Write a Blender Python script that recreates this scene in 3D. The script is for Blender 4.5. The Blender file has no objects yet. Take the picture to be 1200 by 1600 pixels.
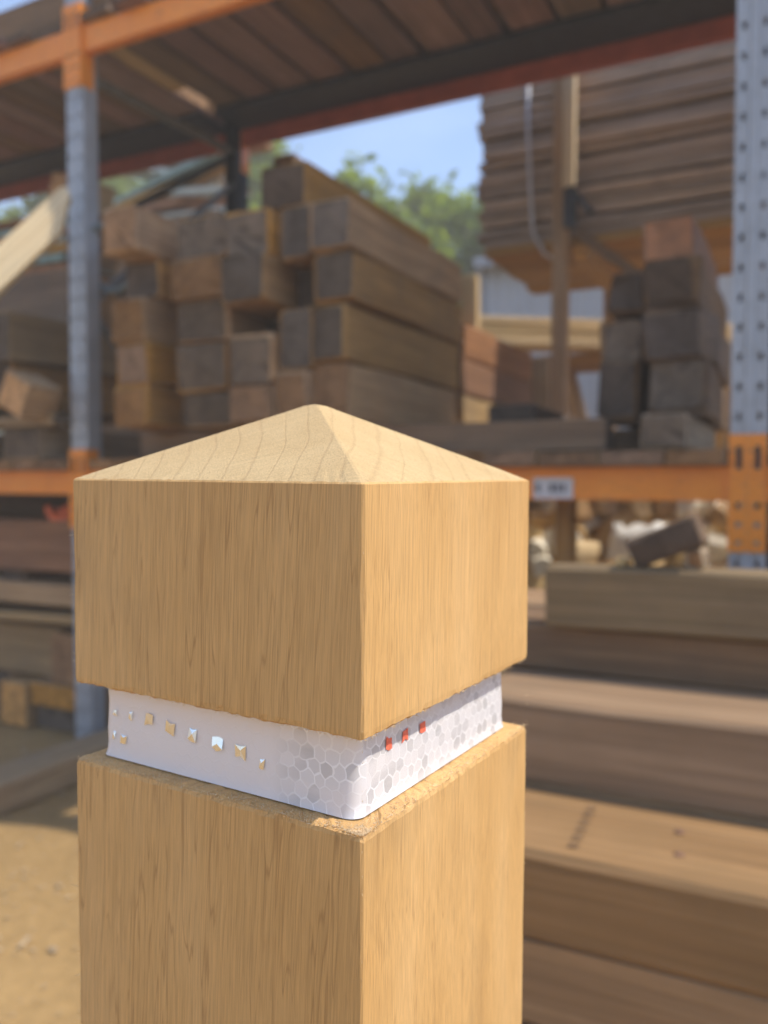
import bpy, bmesh, math, random
from mathutils import Vector, Matrix, Euler, noise
random.seed(7)
S = bpy.context.scene
R = math.radians

# ------------------------------------------------------------------ camera
cam_d = bpy.data.cameras.new('camera')
cam = bpy.data.objects.new('camera', cam_d)
S.collection.objects.link(cam)
cam.location = (0, 0, 1.2)
cam.rotation_euler = (R(90 - 2.2026), 0, R(27))
cam_d.sensor_fit = 'VERTICAL'
cam_d.sensor_height = 36
cam_d.lens = 1300 / 1600 * 36
cam_d.clip_start = 0.02
cam_d.clip_end = 1000
cam_d.dof.use_dof = True
cam_d.dof.focus_distance = 0.30
cam_d.dof.aperture_fstop = 8.0
cam_d.dof.aperture_blades = 0
S.camera = cam

# ------------------------------------------------------------------ sky, sun, exposure
SUN = Vector((0.55, 0.17, 0.82)).normalized()
el = math.asin(SUN.z)
az = math.atan2(SUN.x, SUN.y)          # clockwise from +Y
w = bpy.data.worlds.new('World')
S.world = w
w.use_nodes = True
wn, wl = w.node_tree.nodes, w.node_tree.links
wn.clear()
sky = wn.new('ShaderNodeTexSky')
sky.sky_type = 'NISHITA'
sky.sun_disc = False
sky.sun_elevation = el
sky.sun_rotation = az
sky.air_density = 0.85
sky.dust_density = 0.4
sky.ozone_density = 2.0
tc = wn.new('ShaderNodeTexCoord')
mp = wn.new('ShaderNodeMapping')
mp.inputs['Scale'].default_value = (1.6, 1.6, 4.5)
nz = wn.new('ShaderNodeTexNoise')
nz.inputs['Scale'].default_value = 2.2
nz.inputs['Detail'].default_value = 6
nz.inputs['Roughness'].default_value = 0.55
rp = wn.new('ShaderNodeValToRGB')
rp.color_ramp.elements[0].position = 0.52
rp.color_ramp.elements[1].position = 0.80
rp.color_ramp.elements[0].color = (0, 0, 0, 1)
rp.color_ramp.elements[1].color = (0.06, 0.06, 0.06, 1)
mx = wn.new('ShaderNodeMix')
mx.data_type = 'RGBA'
mx.inputs[7].default_value = (7.5, 7.9, 8.4, 1)
bg = wn.new('ShaderNodeBackground')
bg.inputs['Strength'].default_value = 0.15
wo = wn.new('ShaderNodeOutputWorld')
wl.new(tc.outputs['Generated'], mp.inputs['Vector'])
wl.new(mp.outputs[0], nz.inputs['Vector'])
wl.new(nz.outputs[0], rp.inputs[0])
wl.new(rp.outputs[0], mx.inputs[0])
wl.new(sky.outputs[0], mx.inputs[6])
wl.new(mx.outputs[2], bg.inputs[0])
wl.new(bg.outputs[0], wo.inputs[0])

sun_d = bpy.data.lights.new('sun', 'SUN')
sun_d.energy = 2.35
sun_d.angle = R(0.6)
sun_d.color = (1.0, 0.93, 0.82)
sun = bpy.data.objects.new('sun', sun_d)
S.collection.objects.link(sun)
sun.rotation_euler = SUN.to_track_quat('Z', 'Y').to_euler()
sun.location = (4, 2, 8)

S.view_settings.view_transform = 'Standard'
S.view_settings.look = 'None'
S.view_settings.gamma = 1
S.view_settings.exposure = 1.2
S.view_settings.use_curve_mapping = False

S.cycles.max_bounces = 8
S.cycles.use_adaptive_sampling = True
S.cycles.adaptive_threshold = 0.025
S.cycles.use_denoising = True

# ------------------------------------------------------------------ node helpers
class NT:
    def __init__(self, name):
        self.m = bpy.data.materials.new(name)
        self.m.use_nodes = True
        self.t = self.m.node_tree
        self.n, self.l = self.t.nodes, self.t.links
        self.b = self.n['Principled BSDF']
    def node(self, typ, **kw):
        nd = self.n.new(typ)
        for k, v in kw.items():
            if k.startswith('i_'):
                nd.inputs[k[2:].replace('_', ' ')].default_value = v
            else:
                setattr(nd, k, v)
        return nd
    def put(self, val, sock):
        if isinstance(val, bpy.types.NodeSocket):
            self.l.new(val, sock)
        else:
            sock.default_value = val
    def math(self, op, a, b=0.0, c=0.0, clamp=False):
        nd = self.n.new('ShaderNodeMath')
        nd.operation = op
        nd.use_clamp = clamp
        self.put(a, nd.inputs[0]); self.put(b, nd.inputs[1]); self.put(c, nd.inputs[2])
        return nd.outputs[0]
    def obj(self):
        return self.n.new('ShaderNodeTexCoord').outputs['Object']
    def rnd(self):
        return self.n.new('ShaderNodeObjectInfo').outputs['Random']
    def map(self, v, scale=(1, 1, 1), loc=None):
        nd = self.n.new('ShaderNodeMapping')
        self.l.new(v, nd.inputs['Vector'])
        nd.inputs['Scale'].default_value = scale
        if loc is not None:
            self.put(loc, nd.inputs['Location'])
        return nd.outputs[0]
    def noise(self, v, scale=1, detail=3, rough=0.55, dist=0.0):
        nd = self.n.new('ShaderNodeTexNoise')
        self.l.new(v, nd.inputs['Vector'])
        nd.inputs['Scale'].default_value = scale
        nd.inputs['Detail'].default_value = detail
        nd.inputs['Roughness'].default_value = rough
        nd.inputs['Distortion'].default_value = dist
        return nd.outputs[0]
    def ramp(self, f, *stops):
        nd = self.n.new('ShaderNodeValToRGB')
        self.l.new(f, nd.inputs[0])
        e = nd.color_ramp.elements
        while len(e) < len(stops):
            e.new(0.5)
        for k, (p, c) in enumerate(stops):
            e[k].position = p
            if not isinstance(c, (tuple, list)):
                c = (c, c, c)
            e[k].color = (c[0], c[1], c[2], 1)
        return nd.outputs[0]
    def mix(self, f, a, b, mode='MIX'):
        nd = self.n.new('ShaderNodeMix')
        nd.data_type = 'RGBA'
        nd.blend_type = mode
        self.put(f, nd.inputs[0])
        for v, s in ((a, nd.inputs[6]), (b, nd.inputs[7])):
            if isinstance(v, (tuple, list)):
                s.default_value = (v[0], v[1], v[2], 1)
            else:
                self.l.new(v, s)
        return nd.outputs[2]
    def bump(self, h, strength=0.3, dist=0.002):
        nd = self.n.new('ShaderNodeBump')
        nd.inputs['Strength'].default_value = strength
        nd.inputs['Distance'].default_value = dist
        self.l.new(h, nd.inputs['Height'])
        self.l.new(nd.outputs[0], self.b.inputs['Normal'])
    def col(self, c):
        if isinstance(c, (tuple, list)):
            self.b.inputs['Base Color'].default_value = (c[0], c[1], c[2], 1)
        else:
            self.l.new(c, self.b.inputs['Base Color'])
    def rough(self, r):
        self.put(r, self.b.inputs['Roughness'])

M = {}
def wood(name, light, dark, axis='y', grain=1.0, stain=(0.10, 0.085, 0.07), stain_amt=0.35, rough=0.8, var=0.35):
    """weathered timber: grain runs along the given local axis"""
    t = NT(name)
    o = t.obj()
    r = t.rnd()
    off = t.node('ShaderNodeCombineXYZ')
    rr = t.math('MULTIPLY', r, 17.0)
    for k in range(3):
        t.l.new(rr, off.inputs[k])
    s = {'x': (1.2, 26, 26), 'y': (26, 1.2, 26), 'z': (26, 26, 1.2)}[axis]
    g = t.noise(t.map(o, tuple(q * grain for q in s), off.outputs[0]), 1.0, 6, 0.62, 0.6)
    s2 = {'x': (3, 150, 150), 'y': (150, 3, 150), 'z': (150, 150, 3)}[axis]
    g2 = t.noise(t.map(o, tuple(q * grain for q in s2), off.outputs[0]), 1.0, 3, 0.6)
    base = t.ramp(g, (0.30, dark), (0.52, [0.5 * (a + b) for a, b in zip(light, dark)]), (0.72, light))
    fine = t.ramp(g2, (0.35, 0.62), (0.6, 1.0))
    c = t.mix(0.75, base, fine, 'MULTIPLY')
    st = t.ramp(t.noise(t.map(o, (4.5, 4.5, 4.5), off.outputs[0]), 1.0, 5, 0.6), (0.48, 0.0), (0.68, 1.0))
    c = t.mix(t.math('MULTIPLY', st, stain_amt), c, stain)
    v = t.math('MULTIPLY_ADD', r, var, 1 - var / 2)
    hv = t.node('ShaderNodeHueSaturation')
    t.l.new(c, hv.inputs['Color'])
    t.l.new(v, hv.inputs['Value'])
    t.l.new(t.math('MULTIPLY_ADD', t.math('FRACT', t.math('MULTIPLY', r, 7.3)), 0.35, 0.82), hv.inputs['Saturation'])
    t.col(hv.outputs[0])
    t.rough(rough)
    t.b.inputs['Specular IOR Level'].default_value = 0.25
    t.bump(t.math('ADD', g, t.math('MULTIPLY', g2, 0.6)), 0.5, 0.006)
    M[name] = t.m
    return t.m

def plain(name, c, rough=0.6, metal=0.0, vary=0.12, scale=9, bump=0.0, spec=0.4):
    t = NT(name)
    o = t.obj()
    n = t.noise(o, scale, 5, 0.6)
    t.col(t.mix(t.ramp(n, (0.3, 0.0), (0.7, 1.0)), [q * (1 - vary) for q in c], [min(1, q * (1 + vary)) for q in c]))
    t.rough(rough)
    t.b.inputs['Metallic'].default_value = metal
    t.b.inputs['Specular IOR Level'].default_value = spec
    if bump:
        t.bump(n, bump, 0.01)
    M[name] = t.m
    return t.m

# sleepers, baulks, boards
for ax in 'xyz':
    wood('sleeper_' + ax, (0.56, 0.315, 0.12), (0.31, 0.162, 0.058), ax, 1.0, (0.22, 0.145, 0.08), 0.5)
    wood('grey_wood_' + ax, (0.48, 0.335, 0.185), (0.27, 0.18, 0.095), ax, 1.0, (0.22, 0.16, 0.105), 0.45)
    wood('red_wood_' + ax, (0.36, 0.185, 0.095), (0.20, 0.095, 0.048), ax, 1.0, (0.20, 0.11, 0.07), 0.4)
    wood('tan_wood_' + ax, (0.58, 0.355, 0.15), (0.38, 0.21, 0.08), ax, 1.0, (0.30, 0.18, 0.09), 0.3)
    wood('new_wood_' + ax, (0.78, 0.585, 0.32), (0.64, 0.44, 0.215), ax, 1.0, (0.55, 0.36, 0.17), 0.2)
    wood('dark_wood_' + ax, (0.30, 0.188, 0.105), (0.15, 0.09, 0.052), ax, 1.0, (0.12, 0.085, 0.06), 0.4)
wood('cream_wood', (0.82, 0.69, 0.47), (0.72, 0.56, 0.34), 'x', 1.0, (0.66, 0.5, 0.3), 0.2, 0.7, 0.05)
wood('weathered_x', (0.33, 0.245, 0.15), (0.21, 0.15, 0.09), 'x', 0.6, (0.15, 0.11, 0.075), 0.5, 0.85, 0.05)
wood('pile_wood', (0.42, 0.248, 0.112), (0.27, 0.148, 0.06), 'x', 0.5, (0.24, 0.145, 0.065), 0.55, 0.75, 0.18)
wood('deck_wood', (0.38, 0.235, 0.20), (0.21, 0.125, 0.11), 'y', 1.0, (0.13, 0.085, 0.075), 0.35, 0.8, 0.6)
wood('stacked_board', (0.62, 0.46, 0.335), (0.35, 0.25, 0.18), 'x', 1.0, (0.2, 0.155, 0.125), 0.35, 0.85, 0.4)
def end_grain(name, c, crack=0.6):
    """sawn timber end: faint rings, radial splits, dirt"""
    t = NT(name)
    o = t.obj()
    r = t.rnd()
    sp = t.n.new('ShaderNodeSeparateXYZ')
    t.l.new(o, sp.inputs[0])
    u = t.math('ADD', sp.outputs[0], t.math('ADD', sp.outputs[1], t.math('MULTIPLY_ADD', r, 0.10, -0.05)))
    v = t.math('SUBTRACT', sp.outputs[2], t.math('MULTIPLY_ADD', t.math('FRACT', t.math('MULTIPLY', r, 9.1)), 0.14, 0.02))
    u = t.math('MULTIPLY_ADD', t.math('FRACT', t.math('MULTIPLY', r, 31.7)), 0.1, sp.outputs[0])
    rad = t.math('SQRT', t.math('ADD', t.math('MULTIPLY', u, u), t.math('MULTIPLY', v, v)))
    dirt = t.noise(o, 17, 5, 0.65)
    ring = t.math('FRACT', t.math('MULTIPLY_ADD', dirt, 1.2, t.math('MULTIPLY', rad, 75.0)))
    ang = t.math('ARCTAN2', v, u)
    ca = t.n.new('ShaderNodeCombineXYZ')
    t.l.new(t.math('MULTIPLY_ADD', r, 40.0, t.math('MULTIPLY', ang, 3.2)), ca.inputs[0])
    t.l.new(t.math('MULTIPLY', rad, 4.0), ca.inputs[1])
    ck = t.ramp(t.noise(ca.outputs[0], 1.0, 2, 0.6), (0.60, 0.0), (0.66, 1.0))
    col = t.ramp(dirt, (0.28, [q * 0.55 for q in c]), (0.5, c), (0.74, [min(1, q * 1.45) for q in c]))
    col = t.mix(t.ramp(ring, (0.5, 0.0), (0.95, 0.35), (1.0, 0.0)), col, [q * 0.5 for q in c])
    col = t.mix(t.math('MULTIPLY', ck, crack), col, [q * 0.22 for q in c])
    hv = t.node('ShaderNodeHueSaturation')
    t.l.new(col, hv.inputs['Color'])
    t.l.new(t.math('MULTIPLY_ADD', r, 0.55, 0.72), hv.inputs['Value'])
    t.l.new(t.math('MULTIPLY_ADD', t.math('FRACT', t.math('MULTIPLY', r, 5.7)), 0.3, 0.88), hv.inputs['Saturation'])
    t.col(hv.outputs[0])
    t.rough(0.9)
    t.b.inputs['Specular IOR Level'].default_value = 0.2
    t.bump(t.math('SUBTRACT', dirt, t.math('MULTIPLY', ck, 0.8)), 0.5, 0.01)
    M[name] = t.m
end_grain('end_grey', (0.15, 0.112, 0.08))
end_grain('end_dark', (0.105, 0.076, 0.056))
end_grain('end_brown', (0.29, 0.165, 0.085))
end_grain('end_tan', (0.62, 0.34, 0.14), 0.4)
plain('paint_teal', (0.26, 0.36, 0.32), 0.6, 0, 0.35, 14, 0.1)
plain('paint_pale', (0.52, 0.52, 0.43), 0.6, 0, 0.3, 14, 0.1)
plain('paint_rust', (0.38, 0.17, 0.075), 0.7, 0, 0.35, 14, 0.1)
plain('steel', (0.39, 0.41, 0.43), 0.42, 0.2, 0.14, 9, 0.02)
plain('log_pale', (0.86, 0.78, 0.62), 0.8, 0, 0.12, 30)
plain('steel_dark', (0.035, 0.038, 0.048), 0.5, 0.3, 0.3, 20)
plain('steel_grey', (0.20, 0.20, 0.19), 0.5, 0.3, 0.25, 20)
plain('rust_dark', (0.21, 0.11, 0.065), 0.85, 0.0, 0.3, 60)
plain('tally_ink', (0.17, 0.105, 0.06), 0.85, 0.0, 0.2, 60)
plain('white_strap', (0.55, 0.54, 0.55), 0.5, 0, 0.1)
plain('plate_white', (0.62, 0.60, 0.60), 0.5, 0, 0.05)
plain('plate_ink', (0.14, 0.14, 0.16), 0.6, 0, 0.05)
plain('shed_grey', (0.50, 0.50, 0.50), 0.55, 0.0, 0.06, 1.5)
plain('shed_trim', (0.36, 0.36, 0.36), 0.5, 0.0, 0.05, 3)
plain('bag_white', (0.80, 0.78, 0.74), 0.8, 0, 0.06, 12, 0.3)
plain('hose_blue', (0.16, 0.21, 0.23), 0.45, 0, 0.1)
plain('strap_orange', (0.80, 0.17, 0.055), 0.5, 0, 0.2, 30)
def orange_paint():
    t = NT('orange_paint')
    o = t.obj()
    n = t.noise(o, 6, 6, 0.65)
    sc = t.ramp(t.noise(t.map(o, (14, 60, 60)), 1, 5, 0.7), (0.57, 0.0), (0.68, 1.0))
    c = t.ramp(n, (0.3, (0.84, 0.255, 0.02)), (0.7, (0.93, 0.32, 0.03)))
    t.col(t.mix(t.math('MULTIPLY', sc, 0.8), c, (0.22, 0.12, 0.07)))
    t.rough(0.42)
    t.bump(n, 0.05, 0.004)
    M['orange_paint'] = t.m
orange_paint()
plain('orange_paint_shaded', (0.34, 0.075, 0.04), 0.55, 0, 0.25, 7)  # orange beam paint with shade put into it, for the rear upper beams

# ------------------------------------------------------------------ mesh helpers
def link(o, parent=None):
    S.collection.objects.link(o)
    if parent is not None:
        o.parent = parent
    return o
def tag(o, label=None, cat=None, group=None, kind=None):
    if label: o['label'] = label
    if cat: o['category'] = cat
    if group: o['group'] = group
    if kind: o['kind'] = kind
    return o
def empty(name, loc=(0, 0, 0), rot=(0, 0, 0)):
    o = bpy.data.objects.new(name, None)
    o.empty_display_size = 0.1
    o.location = loc
    o.rotation_euler = rot
    return link(o)
def mesh(name, verts, faces, mats, parent=None, loc=(0, 0, 0), rot=(0, 0, 0), idx=None, smooth=False):
    me = bpy.data.meshes.new(name)
    me.from_pydata(verts, [], faces)
    for m in (mats if isinstance(mats, (list, tuple)) else [mats]):
        me.materials.append(M[m] if isinstance(m, str) else m)
    if idx:
        for p, k in zip(me.polygons, idx):
            p.material_index = k
    if smooth:
        for p in me.polygons:
            p.use_smooth = True
    me.update()
    o = bpy.data.objects.new(name, me)
    o.location = loc
    o.rotation_euler = rot
    return link(o, parent)
def rough_box(dims, axis, seg=4, ch=0.006, jit=0.003, rng=random, base=True):
    """chamfered, slightly uneven beam; origin at the centre of its base. returns verts, faces, face ids (1 = ends)"""
    ai = 'xyz'.index(axis)
    oth = [k for k in range(3) if k != ai]
    L = dims[ai]
    a, b = dims[oth[0]] / 2, dims[oth[1]] / 2
    sec = [(-a + ch, -b), (a - ch, -b), (a, -b + ch), (a, b - ch), (a - ch, b), (-a + ch, b), (-a, b - ch), (-a, -b + ch)]
    ts = [-L / 2] + [-L / 2 + ch] + [-L / 2 + L * k / seg for k in range(1, seg)] + [L / 2 - ch] + [L / 2]
    V, F, I = [], [], []
    for j, tt in enumerate(ts):
        end = j in (0, len(ts) - 1)
        sx, sy = rng.gauss(0, jit), rng.gauss(0, jit)
        for (u, v) in sec:
            q = [0, 0, 0]
            k = 1 - (ch * 0.9 / max(a, b) if end else 0)
            q[ai] = tt + (rng.gauss(0, jit) if end else 0)
            q[oth[0]] = u * k + rng.gauss(0, jit * 0.5) + sx * 0.5
            q[oth[1]] = v * k + rng.gauss(0, jit * 0.5) + sy * 0.5
            if base:
                q[2] += dims[2] / 2
            V.append(q)
    flip = ai == 1
    for j in range(len(ts) - 1):
        for k in range(8):
            f = [j * 8 + k, j * 8 + (k + 1) % 8, (j + 1) * 8 + (k + 1) % 8, (j + 1) * 8 + k]
            F.append(f if flip else f[::-1]); I.append(0)
    e0 = list(range(8)); e1 = [(len(ts) - 1) * 8 + k for k in range(8)]
    F.append(e0[::-1] if flip else e0); I.append(1)
    F.append(e1 if flip else e1[::-1]); I.append(1)
    # keep winding outwards
    return V, F, I
def fixn(o):
    bm = bmesh.new(); bm.from_mesh(o.data)
    bmesh.ops.recalc_face_normals(bm, faces=bm.faces)
    bm.to_mesh(o.data); bm.free()
    return o
def timber(name, x0, x1, y0, y1, z0, z1, axis, mat, end=None, label=None, cat=None, group=None, parent=None, rot=(0, 0, 0), jit=0.003, ch=0.006, seg=4):
    dims = (x1 - x0, y1 - y0, z1 - z0)
    V, F, I = rough_box(dims, axis, seg, ch, jit)
    o = mesh(name, V, F, [mat, end or mat], parent, ((x0 + x1) / 2, (y0 + y1) / 2, z0), rot, I)
    fixn(o)
    if label:
        tag(o, label, cat, group)
    return o
def boxv(x0, x1, y0, y1, z0, z1):
    V = [(x0, y0, z0), (x1, y0, z0), (x1, y1, z0), (x0, y1, z0), (x0, y0, z1), (x1, y0, z1), (x1, y1, z1), (x0, y1, z1)]
    F = [(0, 3, 2, 1), (4, 5, 6, 7), (0, 1, 5, 4), (1, 2, 6, 5), (2, 3, 7, 6), (3, 0, 4, 7)]
    return V, F
def box(name, x0, x1, y0, y1, z0, z1, mat, parent=None, bev=0.003, origin=None):
    if origin is None:
        origin = ((x0 + x1) / 2, (y0 + y1) / 2, z0)
    V, F = boxv(x0 - origin[0], x1 - origin[0], y0 - origin[1], y1 - origin[1], z0 - origin[2], z1 - origin[2])
    o = mesh(name, V, F, mat, parent, origin)
    if bev:
        bm = bmesh.new(); bm.from_mesh(o.data)
        bmesh.ops.bevel(bm, geom=bm.edges[:], offset=bev, segments=1, affect='EDGES')
        bm.to_mesh(o.data); bm.free()
    return o
def bar(name, p, q, wd, th, mat, parent=None):
    """flat bar between two points"""
    p, q = Vector(p), Vector(q)
    L = (q - p).length
    V, F = boxv(0, L, -wd / 2, wd / 2, -th / 2, th / 2)
    o = mesh(name, V, F, mat, parent, p)
    o.rotation_euler = (q - p).to_track_quat('X', 'Z').to_euler()
    return o
def tube(name, pts, rad, mat, parent=None, n=8, close_ends=True):
    V, F = [], []
    P = [Vector(p) for p in pts]
    o0 = P[0].copy()
    for i, p in enumerate(P):
        d = (P[min(i + 1, len(P) - 1)] - P[max(i - 1, 0)]).normalized()
        a = d.orthogonal().normalized() if abs(d.z) > 0.9 else d.cross(Vector((0, 0, 1))).normalized()
        b = d.cross(a)
        rr = rad[i] if isinstance(rad, (list, tuple)) else rad
        for k in range(n):
            th = 2 * math.pi * k / n
            V.append(p - o0 + a * math.cos(th) * rr + b * math.sin(th) * rr)
    for i in range(len(P) - 1):
        for k in range(n):
            F.append((i * n + k, i * n + (k + 1) % n, (i + 1) * n + (k + 1) % n, (i + 1) * n + k))
    F.append(list(range(n))[::-1]); F.append([(len(P) - 1) * n + k for k in range(n)])
    return fixn(mesh(name, V, F, mat, parent, o0, smooth=True))
ORD = ['first', 'second', 'third', 'fourth', 'fifth', 'sixth', 'seventh', 'eighth', 'ninth', 'tenth', 'eleventh', 'twelfth', 'thirteenth', 'fourteenth', 'fifteenth', 'sixteenth', 'seventeenth', 'eighteenth', 'nineteenth']

# ------------------------------------------------------------------ ground
def ground():
    t = NT('yard_ground')
    o = t.obj()
    n1 = t.noise(o, 1.3, 6, 0.6)
    n2 = t.noise(o, 26, 5, 0.7)
    c = t.ramp(n1, (0.32, (0.30, 0.188, 0.076)), (0.68, (0.42, 0.268, 0.112)))
    c = t.mix(0.6, c, t.ramp(n2, (0.3, 0.7), (0.65, 1.12)), 'MULTIPLY')
    t.col(c)
    t.rough(0.95)
    t.b.inputs['Specular IOR Level'].default_value = 0.15
    t.bump(t.math('ADD', n1, t.math('MULTIPLY', n2, 0.4)), 0.6, 0.03)
    M['yard_ground'] = t.m
    ts = [-300, -120, -60, -30, -18, -12] + [-8 + 0.4 * k for k in range(46)] + [12, 18, 30, 60, 120, 300]
    V, F = [], []
    n = len(ts)
    for y in ts:
        for x in ts:
            d = max(abs(x), abs(y))
            z = 0.0 if d > 9 else 0.012 * noise.noise(Vector((x * 0.9, y * 0.9, 3))) - 0.004
            V.append((x, y, z - 0.008))
    for j in range(n - 1):
        for i in range(n - 1):
            F.append((j * n + i, j * n + i + 1, (j + 1) * n + i + 1, (j + 1) * n + i))
    tag(mesh('ground', V, F, 'yard_ground', smooth=True), kind='structure')
    # chips and crumbs of wood trodden into the yard
    V, F = [], []
    rg = random.Random(3)
    for _ in range(5000):
        x, y = rg.uniform(-5, 0.2), rg.uniform(0.5, 3.2)
        s = rg.uniform(0.0012, 0.005) * (2.6 if rg.random() < 0.06 else 1)
        a = rg.uniform(0, 6.28)
        ca, sa = math.cos(a), math.sin(a)
        l, wd, h = s * rg.uniform(1, 2.6), s * 0.7, s * 0.35
        b = len(V)
        z0 = -0.002
        for (u, v, q) in ((-l, -wd, 0), (l, -wd, 0), (l, wd, 0), (-l, wd, 0), (-l * .8, -wd * .7, h), (l * .8, -wd * .7, h * .6), (l * .8, wd * .7, h), (-l * .8, wd * .7, h * .7)):
            V.append((x + u * ca - v * sa, y + u * sa + v * ca, z0 + q))
        F += [tuple(b + k for k in f) for f in ((4, 5, 6, 7), (0, 1, 5, 4), (1, 2, 6, 5), (2, 3, 7, 6), (3, 0, 4, 7))]
    wood('chip_wood', (0.62, 0.46, 0.27), (0.40, 0.28, 0.15), 'x', 1.0, (0.3, 0.2, 0.12), 0.4)
    tag(mesh('wood_chips', V, F, 'chip_wood'), 'pale wood chips trodden into the sandy yard', 'wood chips', kind='stuff')
ground()

# ------------------------------------------------------------------ pallet racking
UPX = [-5.65, -2.900, -0.1600, 2.59]
YF, YR = 2.70, 3.90
UW = 0.098
BZ = [(1.135, 1.243), (3.068, 3.18)]
def perforated(cols_x, z0, z1, holes, hw, zrange):
    """quads of a vertical plate in the XZ plane with rectangular holes cut out of it"""
    xs = sorted(set([zrange[0], zrange[1]] + [c - hw for c in cols_x] + [c + hw for c in cols_x]))
    zs = sorted(set([z0, z1] + [h[0] for h in holes] + [h[1] for h in holes]))
    V, F, key = [], [], {}
    def vid(x, z):
        k = (round(x, 5), round(z, 5))
        if k not in key:
            key[k] = len(V); V.append((x, 0, z))
        return key[k]
    for i in range(len(xs) - 1):
        xm = (xs[i] + xs[i + 1]) / 2
        incol = any(abs(xm - c) < hw for c in cols_x)
        if not incol:
            F.append((vid(xs[i], z0), vid(xs[i + 1], z0), vid(xs[i + 1], z1), vid(xs[i], z1)))
            continue
        for j in range(len(zs) - 1):
            zm = (zs[j] + zs[j + 1]) / 2
            if any(h[0] < zm < h[1] for h in holes):
                continue
            F.append((vid(xs[i], zs[j]), vid(xs[i + 1], zs[j]), vid(xs[i + 1], zs[j + 1]), vid(xs[i], zs[j + 1])))
    return V, F
def upright_mesh():
    h = 4.4
    holes = [(0.06 + 0.0878 * k, 0.06 + 0.0878 * k + 0.024) for k in range(48)]
    V, F = perforated((-0.029, 0.029), 0, h, holes, 0.0062, (-UW / 2, UW / 2))
    # centre channel, pushed forward rib and side walls
    V = [list(v) for v in V]
    for v in V:
        if abs(v[0]) < 0.024:
            v[1] = -0.0
    b = len(V)
    prof = [(-UW / 2, 0), (-UW / 2 - 0.0, 0.075), (-0.030, 0.088), (-0.030, 0.100)]
    for sgn in (1, -1):
        b = len(V)
        for (x, y) in prof:
            V.append([x * sgn, y, 0]); V.append([x * sgn, y, h])
        for k in range(len(prof) - 1):
            f = (b + 2 * k, b + 2 * k + 1, b + 2 * k + 3, b + 2 * k + 2)
            F.append(f if sgn > 0 else f[::-1])
    # raised stiffening rib down the middle of the face
    b = len(V)
    rib = [(-0.014, -0.0005), (-0.008, -0.008), (0.008, -0.008), (0.014, -0.0005)]
    for (x, y) in rib:
        V.append([x, y, 0]); V.append([x, y, h])
    for k in range(3):
        F.append((b + 2 * k, b + 2 * k + 2, b + 2 * k + 3, b + 2 * k + 1))
    me = bpy.data.meshes.new('upright')
    me.from_pydata(V, [], F)
    me.materials.append(M['steel'])
    me.update()
    return me
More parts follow.
